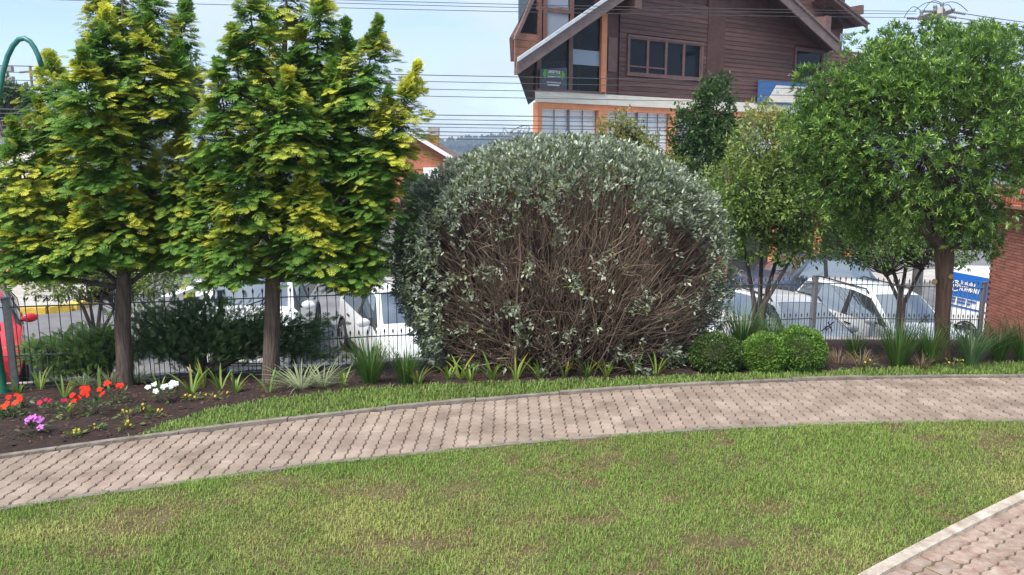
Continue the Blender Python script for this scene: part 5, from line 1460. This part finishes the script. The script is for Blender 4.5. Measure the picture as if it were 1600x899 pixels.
# --- loose leafy trees beyond the fence
def leafy(name, label, base, stems, blobs, nclust, per, lsize, c0, c1, seed, grp=None, width=.5, bark='bark_dark', young=None, r0=.05):
    rng = np.random.default_rng(seed)
    root = empty(name, base, 0, label, "tree", grp); b = Vector(base)
    m = MB()
    for pts in stems:
        P3 = [p - b for p in pts]; rr = np.linspace(r0, .012, len(P3)); m.tube(P3, list(rr), 7)
    m.build("trunk", bark, root, True)
    Ps, Os = [], []; vol = np.array([r[0] * r[1] * r[2] for _, r in blobs]); cnt = (nclust * vol / vol.sum()).astype(int) + 20
    for (c, r), k in zip(blobs, cnt):
        d = unit(rng.normal(size=(k, 3))); f = rng.uniform(.25, 1, k) ** .45
        p = np.array(c - b)[None] + d * f[:, None] * np.array(r)
        p += .10 * np.array(r) * rng.normal(size=(k, 3)); Ps.append(p); Os.append(unit(d + np.array([0, 0, .3])))
    P, O = np.concatenate(Ps), np.concatenate(Os); n = len(P)
    c = lerp(c0, c1, rng.random(n))
    if young is not None:
        f = np.clip((P[:, 2] - np.percentile(P[:, 2], 55)) / (np.ptp(P[:, 2]) * .4), 0, 1) * rng.random(n); c = lerp(c, np.array(young)[None], f)
    V_, T_, C_ = leaves(P, O, per, lsize, width, c, 1.1, 1, -.15, lsize * .9)
    link("crown", np_mesh("crown", V_, T_, C_), root, 'leaf')
    # twigs into the crown
    k = min(220, n); ii = rng.integers(0, n, k); src = np.array([list(rng.choice(len(stems)) * 0 + 0 for _ in range(3)) for _ in range(k)], dtype=float)
    ends = [[p - b for p in pts] for pts in stems]; st_ = np.array([list(ends[j % len(ends)][-2 if len(ends[j % len(ends)]) > 2 else -1]) for j in range(k)])
    pp = st_[:, None] + (P[ii] - st_)[:, None] * np.linspace(0, 1, 5)[None, :, None] + rng.normal(0, .02, (k, 5, 3))
    V_, T_, C_ = tubes_np(pp, np.tile(np.linspace(.010, .003, 5), (k, 1)), np.full((k, 5, 3), .075) * np.array([1.1, .9, .8]), 4)
    link("twigs", np_mesh("twigs", V_, T_, C_), root, 'twig')
    return root
def blob(px, py, Y, rx, ry, rd=None): return (at(px, py, Y), (rx / FPX * Y, (rd or rx) / FPX * Y, ry / FPX * Y))
def sbase(px, Y, py=500): p = at(px, py, Y); return Vector((p.x, Y, zs(p.x)))
def fbase(px, Y): p = at(px, 500, Y); return Vector((p.x, Y, zs(p.x)))
B = fbase(1190, 12.9)
def stem(B, *pp, Y): return [B] + [at(px, py, Y) for px, py in pp]
leafy("maple_tree", "light green multi stemmed tree between round bush and right tree", B, [stem(B, (1178, 470), (1165, 400), (1150, 330), (1130, 260), Y=12.9), stem(B, (1188, 460), (1190, 390), (1185, 320), (1180, 230), Y=13.0), stem(B, (1195, 470), (1212, 410), (1235, 350), (1250, 260), Y=12.9), stem(B, (1192, 480), (1215, 440), (1250, 380), (1270, 330), Y=12.7)],
      [blob(1180, 300, 12.9, 85, 62), blob(1200, 225, 13, 60, 50), blob(1140, 335, 12.8, 42, 45), blob(1245, 330, 12.8, 55, 55), blob(1240, 240, 13.0, 45, 55), blob(1195, 185, 13.0, 30, 28), blob(1165, 378, 12.9, 45, 26), blob(1240, 392, 12.8, 42, 22)], 1900, 9, .085, (0.10, 0.18, 0.035), (0.23, 0.33, 0.075), 31, "leafy trees beyond the fence", .42, young=(0.36, 0.33, 0.09))
B = fbase(1412, 13.3)
leafy("maple_tree", "small fan branched tree behind the white estate beneath the right tree", B, [stem(B, (1410, 470), (1395, 420), (1370, 370), (1350, 320), Y=13.3), stem(B, (1408, 465), (1418, 400), (1430, 340), Y=13.3), stem(B, (1412, 475), (1440, 420), (1470, 370), Y=13.3), stem(B, (1405, 470), (1385, 430), (1340, 390), Y=13.1)],
      [blob(1360, 375, 13.2, 75, 40), blob(1300, 360, 13.2, 55, 42), blob(1430, 350, 13.4, 60, 45), blob(1480, 380, 13.4, 50, 45), blob(1330, 320, 13.4, 60, 45)], 1300, 8, .08, (0.08, 0.16, 0.035), (0.18, 0.29, 0.07), 32, "leafy trees beyond the fence", .42)
B = sbase(1105, 17.5)
leafy("street_tree", "dark green upright tree before the chalet windows", B, [stem(B, (1107, 380), (1108, 280), (1108, 200), (1120, 140), Y=17.5)], [blob(1100, 240, 17.5, 48, 58), blob(1120, 165, 17.5, 27, 45), blob(1075, 205, 17.5, 28, 40), blob(1132, 220, 17.5, 32, 40), blob(1098, 150, 17.5, 10, 26)], 1100, 9, .105, (0.035, 0.085, 0.024), (0.085, 0.155, 0.04), 33, "leafy trees beyond the fence", .5, r0=.09)
B = sbase(975, 16.5)
leafy("street_tree", "yellow green young tree rising behind the round bush", B, [stem(B, (975, 380), (972, 280), (970, 200), (972, 178), Y=16.5)], [blob(965, 205, 16.5, 30, 30), blob(985, 235, 16.5, 48, 34), blob(1025, 262, 16.5, 42, 26), blob(948, 240, 16.5, 22, 22), blob(1010, 300, 16.5, 60, 40)], 800, 9, .095, (0.10, 0.16, 0.03), (0.22, 0.27, 0.07), 34, "leafy trees beyond the fence", .45, young=(0.38, 0.32, 0.10), r0=.06)
B = sbase(150, 13.2)
leafy("street_tree", "light leaved multi stemmed tree beyond the fence at left", B, [stem(B, (146, 520), (130, 480), (100, 440), (80, 410), Y=13.2), stem(B, (152, 520), (158, 470), (170, 430), (190, 400), Y=13.2), stem(B, (155, 525), (180, 480), (215, 440), Y=13.2), stem(B, (150, 530), (140, 470), (138, 420), Y=13.3)],
      [blob(235, 430, 13.2, 55, 32), blob(120, 440, 13.2, 70, 28), blob(260, 400, 13.4, 40, 30), blob(170, 400, 13.4, 60, 30), blob(215, 465, 13.0, 25, 15)], 650, 8, .085, (0.09, 0.16, 0.03), (0.24, 0.29, 0.08), 35, "leafy trees beyond the fence", .45, r0=.045)
B = sbase(585, 15.0)
leafy("street_tree", "pale leaved sapling left of the round bush beyond the fence", B, [stem(B, (585, 470), (582, 430), (578, 380), Y=15.0)], [blob(575, 430, 15, 40, 24), blob(600, 455, 15, 26, 14), blob(640, 390, 15.5, 22, 38), blob(560, 400, 15, 35, 25)], 300, 8, .09, (0.11, 0.18, 0.035), (0.28, 0.31, 0.10), 36, "leafy trees beyond the fence", .45, r0=.03)
for (px, py, Y, rx, ry, lab, sd) in ((282, 130, 34, 26, 48, "dark tree between the two golden conifers", 41), (12, 155, 40, 30, 22, "dark tree crown at left edge beneath the arch", 42), (652, 296, 33, 17, 15, "dark shrubby tree before the small brick house", 43), (300, 405, 26, 60, 24, "leafy street tree behind the crossing", 44), (395, 380, 38, 60, 40, "street tree far behind the right conifer trunk", 45), (560, 355, 40, 40, 25, "street tree far along the road behind the right conifer", 46)):
    p = at(px, py, Y); B = Vector((p.x, Y, zs(p.x)))
    leafy("street_tree", lab, B, [[B, B.lerp(p, .5), p]], [blob(px, py, Y, rx, ry), blob(px - rx * .4, py + ry * .4, Y, rx * .6, ry * .6), blob(px + rx * .45, py + ry * .3, Y, rx * .55, ry * .6)], 420, 8, .006 * Y + .05, (0.03, 0.07, 0.02), (0.09, 0.15, 0.045), sd, "trees farther along the street", .5, r0=.1)

# --- spreading junipers at the fence
def juniper(label, px, py, branches, seed, c0, c1, cone=1.0):
    rng = np.random.default_rng(seed); b = ground(px, py)
    root = empty("juniper", b, 0, label, "shrub", "spreading junipers by the fence"); m = MB(); packs = []
    for (ex_, ey, dy, wid) in branches:
        e = at(ex_, ey, b.y + dy) - b; pts = wob((R.gauss(0, .03), R.gauss(0, .03), .0), e, 6, .035, .12)
        m.tube(pts, [.04, .036, .03, .024, .018, .012, .006], 6)
        n = int(430 * wid); t = rng.uniform(.38, 1.04, n); A = np.array([list(p) for p in pts]); P = np.stack([np.interp(t, np.linspace(0, 1, 7), A[:, k]) for k in range(3)], 1)
        P += rng.normal(0, 1, (n, 3)) * np.array([.13, .12, .065]) * wid
        dmain = np.array(e) / np.linalg.norm(np.array(e)); d = dmain[None] * .9 + rng.normal(0, .55, (n, 3)) + np.array([0, 0, .25])
        X, Y, Z = frame(d, rng.normal(0, .5, (n, 3)) + np.array([0, 0, 1.])); s = rng.uniform(.06, .125, (n, 1))
        g = lerp(c0, c1, rng.random(n)); C = g[:, None, :] * (.75 + .75 * FANTIP[None, :, None])
        packs.append(instance(FANV * np.array([1, .75, .8]), FANT, X * s, Y * s, Z * s, P, C))
    m.build("stem", 'bark_dark', root, True); V_, T_, C_ = join(packs); link("foliage", np_mesh("foliage", V_, T_, C_), root, 'conifer')
juniper("low bright green juniper left of the first conifer trunk", 165, 596, [(60, 548, -.1, 1), (90, 540, .1, 1), (125, 530, -.1, 1.1), (175, 522, .1, 1.0), (100, 575, -.2, .9), (60, 560, 0, .8), (185, 548, .1, 1.1), (150, 545, -.2, 1.0)], 51, (0.08, 0.16, 0.04), (0.22, 0.34, 0.07))
juniper("wide dark green juniper with brown trunk between the conifer trunks", 318, 592, [(225, 500, -.1, 1.1), (260, 488, .1, 1.1), (300, 478, 0, 1.1), (345, 484, -.1, 1.1), (400, 500, .1, 1.2), (440, 505, -.1, 1.1), (490, 520, .1, 1.1), (515, 505, 0, .7), (235, 530, -.2, 1.0), (215, 545, .1, .8), (470, 545, -.1, 1.1), (510, 555, .1, .9), (380, 520, -.2, 1.0), (330, 512, .1, 1.0), (290, 520, -.2, 1.0), (440, 540, .15, 1.0)], 52, (0.055, 0.11, 0.045), (0.13, 0.20, 0.075))

# --- clipped box balls
def box_ball(label, px, py, r_px, h_px, seed, c0, c1, n=3600):
    rng = np.random.default_rng(seed); b = ground(px, py); s = r_px / FPX * b.y; h = h_px / FPX * b.y; b = b + Vector((0, s * .75, 0)); b.z = z_garden(b.x, b.y)
    root = empty("box_ball", b, 0, label, "shrub", "clipped box balls"); 
    d = unit(rng.normal(size=(n, 3))); lump = 1 + .05 * np.sin(d[:, 0] * 7 + seed) * np.sin(d[:, 2] * 6) + .04 * np.sin(d[:, 1] * 11 + seed)
    P = d * np.array([s, s, h * .56]) * (lump * rng.uniform(.80, 1.0, n) ** .6)[:, None] + np.array([0, 0, h * .47]); ok = P[:, 2] > .01; P, d = P[ok], d[ok]
    c = lerp(c0, c1, rng.random(len(P)))
    V_, T_, C_ = leaves(P, d, 3, .026, .55, c, .9, 1, .3, .012); link("foliage", np_mesh("foliage", V_, T_, C_), root, 'leaf')
    m = MB()
    for k in range(16):
        a = rng.uniform(0, 2 * PI); e = rng.uniform(.3, .9); m.tube([(0, 0, -.05), (.3 * s * math.cos(a), .3 * s * math.sin(a), h * .4), (e * s * .8 * math.cos(a), e * s * .8 * math.sin(a), h * (.9 - .4 * e))], [.012, .008, .003], 4)
    for k in range(8): pass
    m.lathe([(0.01, h * .05), (s * .45, h * .15), (s * .58, h * .45), (s * .42, h * .72), (0.01, h * .8)], 12)  # solid dark core added to fill the ball behind its leaves, not a stem
    m.build("stems", 'bark_dark', root)
box_ball("dark green clipped box ball, leftmost of the three", 1127, 585, 43, 60, 61, (0.055, 0.11, 0.03), (0.13, 0.20, 0.05), 4600)
box_ball("bright green clipped box ball in the middle of three", 1203, 584, 38, 60, 62, (0.10, 0.21, 0.035), (0.22, 0.36, 0.06), 4600)
box_ball("taller bright green clipped box ball, rightmost of the three", 1258, 584, 41, 70, 63, (0.09, 0.19, 0.035), (0.20, 0.34, 0.06), 4800)

# --- strap leaved plants
def clump_mesh(n, L, W, lean, droop, c0, c1, seed, tipc=None, base_r=.03, var=0.0, edge=None, seg=5):
    rng = np.random.default_rng(seed); a = rng.uniform(0, 2 * PI, n); le = L * rng.uniform(.6, 1.1, n); ln = lean * rng.uniform(.15, 1.1, n); dr = droop * rng.uniform(.3, 1.2, n)
    t = np.linspace(0, 1, seg + 1); d = np.stack([np.cos(a), np.sin(a), np.zeros(n)], 1); s = np.stack([-np.sin(a), np.cos(a), np.zeros(n)], 1)
    r = (ln[:, None] * t[None] + dr[:, None] * t[None] ** 2.4) * le[:, None]; z = le[:, None] * (t[None] - .55 * (dr[:, None]) * t[None] ** 2.6) * np.sqrt(np.clip(1 - (ln[:, None] * .6) ** 2, .2, 1))
    P = d[:, None] * (r + base_r * rng.random(n)[:, None])[:, :, None] + np.array([0, 0, 1.])[None, None] * z[:, :, None]
    wd_ = W * np.clip(np.sin(np.clip(t * .86 + .14, 0, 1) * PI) ** .6, 0.06, 1)[None] * rng.uniform(.7, 1.2, (n, 1))
    Vl, Vr = P - s[:, None] * wd_[:, :, None] / 2, P + s[:, None] * wd_[:, :, None] / 2; Vm = P - np.array([0, 0, 1.]) * (wd_ * .18)[:, :, None]
    V = np.stack([Vl, Vm, Vr], 2); idx = np.arange(n * (seg + 1) * 3).reshape(n, seg + 1, 3); T = []
    for j in range(2):
        q0, q1, q2, q3_ = idx[:, :-1, j], idx[:, :-1, j + 1], idx[:, 1:, j + 1], idx[:, 1:, j]
        T += [np.stack([q0, q1, q2], -1).reshape(-1, 3), np.stack([q0, q2, q3_], -1).reshape(-1, 3)]
    c = lerp(c0, c1, rng.random(n)); C = np.repeat(np.repeat(c[:, None, None], seg + 1, 1), 3, 2).copy()
    if tipc is not None:
        pick = rng.random(n) < var; C[pick] = C[pick] * (1 - t[None, :, None, None] ** 1.5) + np.array(tipc) * t[None, :, None, None] ** 1.5
    if edge is not None: C[:, :, 0] = edge; C[:, :, 2] = edge
    return np_mesh("blades", V.reshape(-1, 3), np.concatenate(T), C.reshape(-1, 3))
def plant(name, label, cat, px, py, me, grp=None, m='leaf', rz=None, sc=1.0, xyz=None):
    b = xyz or ground(px, py); o = link(name, me, None, m); o.location = (b.x, b.y, b.z - .01); o.rotation_euler = (0, 0, R.uniform(0, 6.28) if rz is None else rz); o.scale = (sc, sc, sc)
    return tag(o, label, cat, grp)
G1, G2 = (0.10, 0.21, 0.035), (0.23, 0.35, 0.06)
lil = [clump_mesh(R.randint(8, 13), .30, .024, .55, .38, G1, G2, 70 + k, (0.50, 0.36, 0.06), .02, .12) for k in range(6)]
row = [(718, 596), (735, 598), (770, 596), (806, 594), (843, 593), (882, 591), (918, 590), (948, 590), (992, 588), (1026, 587), (700, 597)]
row.sort()
for k, (px, py) in enumerate(row): plant("daylily", f"{ORD[k]} daylily from the left in the row below the round bush", "plant", px, py, lil[k % 6], "daylilies at the foot of the bush", sc=R.uniform(.75, 1.1))
left = [(62, 612, "yellowing"), (30, 618, "arching"), (100, 624, "yellow tipped"), (155, 612, "fresh"), (250, 612, "leaning"), (300, 617, "upright"), (345, 612, "tall"), (368, 617, "short"), (320, 607, "loose"), (421, 617, "slender"), (535, 608, "pale"), (653, 602, "narrow")]
where = ["behind the leftmost red flowers", "at the lamp post foot", "left of the big red flowers", "behind the big red flowers", "beside the white flowers", "right of the white flowers", "before the dark juniper", "beside the tall one before the juniper", "under the dark juniper trunk", "at the right conifer trunk", "left of the dark grass tussock", "right of the dark grass tussock"]
for k, ((px, py, ad), wh) in enumerate(zip(left, where)): plant("daylily", f"{ad} green daylily {wh}", "plant", px, py, lil[(k + 2) % 6], "daylilies in the left bed", sc=R.uniform(.8, 1.1) * (1.2 if ad == "tall" else 1))
sp_ = [clump_mesh(70, .34, .011, .9, .75, (0.13, 0.22, 0.08), (0.20, 0.28, 0.10), 90 + k, None, .05, 0, (0.50, 0.53, 0.36)) for k in range(3)]
for k, (px, py, wh, s_) in enumerate([(470, 611, "right of the right conifer trunk", 1.0), (505, 607, "beside the dark tussock under the juniper tip", .9), (215, 603, "right of the left conifer trunk", .8), (172, 606, "left of the left conifer trunk", .85), (130, 606, "under the low juniper", .7)]): plant("spider_plant", f"cream edged spider plant {wh}", "plant", px, py, sp_[k % 3], "variegated spider plants", sc=s_)
tus = [clump_mesh(210, .66, .0085, .42, .22, (0.045, 0.12, 0.025), (0.11, 0.21, 0.045), 100 + k, (0.45, 0.36, 0.16), .09, .08) for k in range(3)]
for k, (px, py, lab, s_) in enumerate([(578, 603, "dark green grass tussock left of the round bush", .86), (634, 601, "smaller dark grass tussock against the round bush", .70), (1160, 556, "broad grass tussock behind the box balls", 1.15), (1402, 574, "tall grass tussock left of the right tree trunk", .92), (1452, 572, "grass tussock at the foot of the right tree", .82), (1335, 560, "thin grass tussock right of the box balls", .55), (1560, 565, "grass tussock against the brick wall", .75), (1598, 566, "grass tussock at the right edge before the brick wall", .85), (1205, 545, "grass tussock behind the middle box ball", .8)]):
    plant("grass_tussock", lab, "plant", px, py, tus[k % 3], "grass tussocks in the bed", sc=s_)
bt = clump_mesh(120, .62, .014, .45, .35, (0.09, 0.18, 0.07), (0.17, 0.28, 0.12), 110, None, .08)
plant("agapanthus", "pale blue green strap leaved clump before the white van", "plant", 1515, 572, bt, None, sc=.95)
dry = clump_mesh(60, .30, .008, .6, .5, (0.16, 0.11, 0.07), (0.30, 0.22, 0.12), 111, None, .12)
for k, (px, py, wh) in enumerate([(1310, 572, "right of the box balls"), (1345, 575, "left of the tall tussock"), (1440, 577, "below the right tree")]): plant("dry_perennial", f"withered brown perennial {wh}", "plant", px, py, dry, "withered plants in the right bed", sc=.8)

# --- bedding flowers
def bedding(name, label, px, py, fcol, nfl, w_px, h_px, seed, lcol=((0.05, 0.11, 0.035), (0.12, 0.20, 0.06)), nl=70, fs=.028, grp="bedding flowers in the left bed", heads=True):
    rng = np.random.default_rng(seed); b = ground(px, py); s = w_px / FPX * b.y / 2; h = h_px / FPX * b.y
    root = empty(name, b, 0, label, "flower", grp)
    P = np.stack([rng.normal(0, .5, nl) * s, rng.normal(0, .5, nl) * s, rng.uniform(.15, .8, nl) * h], 1)
    V_, T_, C_ = leaves(P, unit(P * np.array([1, 1, .3]) + 1e-4), 2, .052, .42, lerp(lcol[0], lcol[1], rng.random(nl)), .6, 0, .1)
    link("leaves", np_mesh("leaves", V_, T_, C_), root, 'leaf')
    m = MB()
    for k in range(9): e = P[rng.integers(0, nl)]; m.tube([(0, 0, -.03), tuple(e * np.array([.5, .5, .6])), tuple(e)], [.005, .004, .0025], 4)
    m.build("stem", 'bark_dark', root)
    pet = np.array([[0, 0, 0], [.5, -.45, .10], [1, -.28, .02], [1.06, .1, 0], [.95, .36, .03], [.5, .45, .10]]); pt = np.array([[0, 1, 2], [0, 2, 3], [0, 3, 4], [0, 4, 5]])
    for k in range(nfl):
        c = np.array([rng.normal(0, .52) * s, rng.normal(-.15, .45) * s, h * rng.uniform(.72, 1.05)])
        nrm = unit(np.array([rng.normal(0, .35), -.75 + rng.normal(0, .3), .75])[None])[0]; packs = []
        xa = unit(np.cross(nrm, [0, 0, 1.])[None])[0]; ya = np.cross(nrm, xa); a = 2 * PI * np.arange(5) / 5 + rng.random()
        X = np.cos(a)[:, None] * xa + np.sin(a)[:, None] * ya; Z = np.repeat(nrm[None], 5, 0); Y = np.cross(Z, X); q = fs * rng.uniform(.8, 1.2)
        V_, T_, C_ = instance(pet, pt, X * q, Y * q, Z * q, np.repeat(c[None], 5, 0), np.repeat(np.array(fcol)[None], 5, 0) * rng.uniform(.75, 1.2, (5, 1)))
        link("bloom", np_mesh("bloom", V_, T_, C_), root, 'petal')
RED = (0.80, 0.035, 0.012)
bedding("impatiens", "large red flowering plant left of the left conifer trunk", 150, 652, RED, 13, 62, 48, 201)
bedding("impatiens", "small red flowering plant close beside the left conifer trunk", 186, 634, RED, 5, 26, 38, 202, nl=20)
bedding("impatiens", "orange red flowers nearest the lamp post", 17, 655, (0.80, 0.06, 0.015), 5, 40, 28, 203)
bedding("impatiens", "red flower pair right of the lamp post", 36, 640, RED, 4, 26, 24, 204, nl=20)
bedding("impatiens", "magenta red flowers between the red and violet plants", 82, 650, (0.55, 0.02, 0.08), 4, 34, 26, 205, nl=26)
bedding("impatiens", "violet pink flowers nearest the path at left", 55, 684, (0.60, 0.20, 0.62), 7, 42, 32, 206, nl=34, lcol=((0.04, 0.07, 0.03), (0.10, 0.13, 0.05)), fs=.03)
bedding("impatiens", "white flowers right of the left conifer trunk", 258, 632, (0.82, 0.84, 0.82), 10, 38, 36, 207, nl=34)
bedding("seedling", "leafy low plant with yellow leaves right of the magenta flowers", 112, 655, (0.55, 0.45, 0.05), 2, 34, 24, 208, lcol=((0.09, 0.16, 0.04), (0.22, 0.26, 0.06)), nl=34, fs=.016)
for k, (px, py, wh) in enumerate([(150, 678, "below the large red flowers"), (117, 688, "nearest the path kerb"), (197, 657, "right of the large red flowers"), (200, 674, "at the tip of the grass strip"), (222, 648, "below the left conifer trunk"), (242, 655, "below the white flowers"), (300, 630, "right of the white flowers"), (335, 630, "below the dark juniper"), (1355, 578, "in the right bed beside the tussock"), (1490, 578, "in the right bed below the tree")]):
    bedding("seedling", f"small yellow budded seedling {wh}", px, py, (0.62, 0.45, 0.04), 3, 26, 18, 220 + k, lcol=((0.07, 0.13, 0.03), (0.19, 0.24, 0.06)), nl=16, fs=.011, grp="seedlings in the bed")
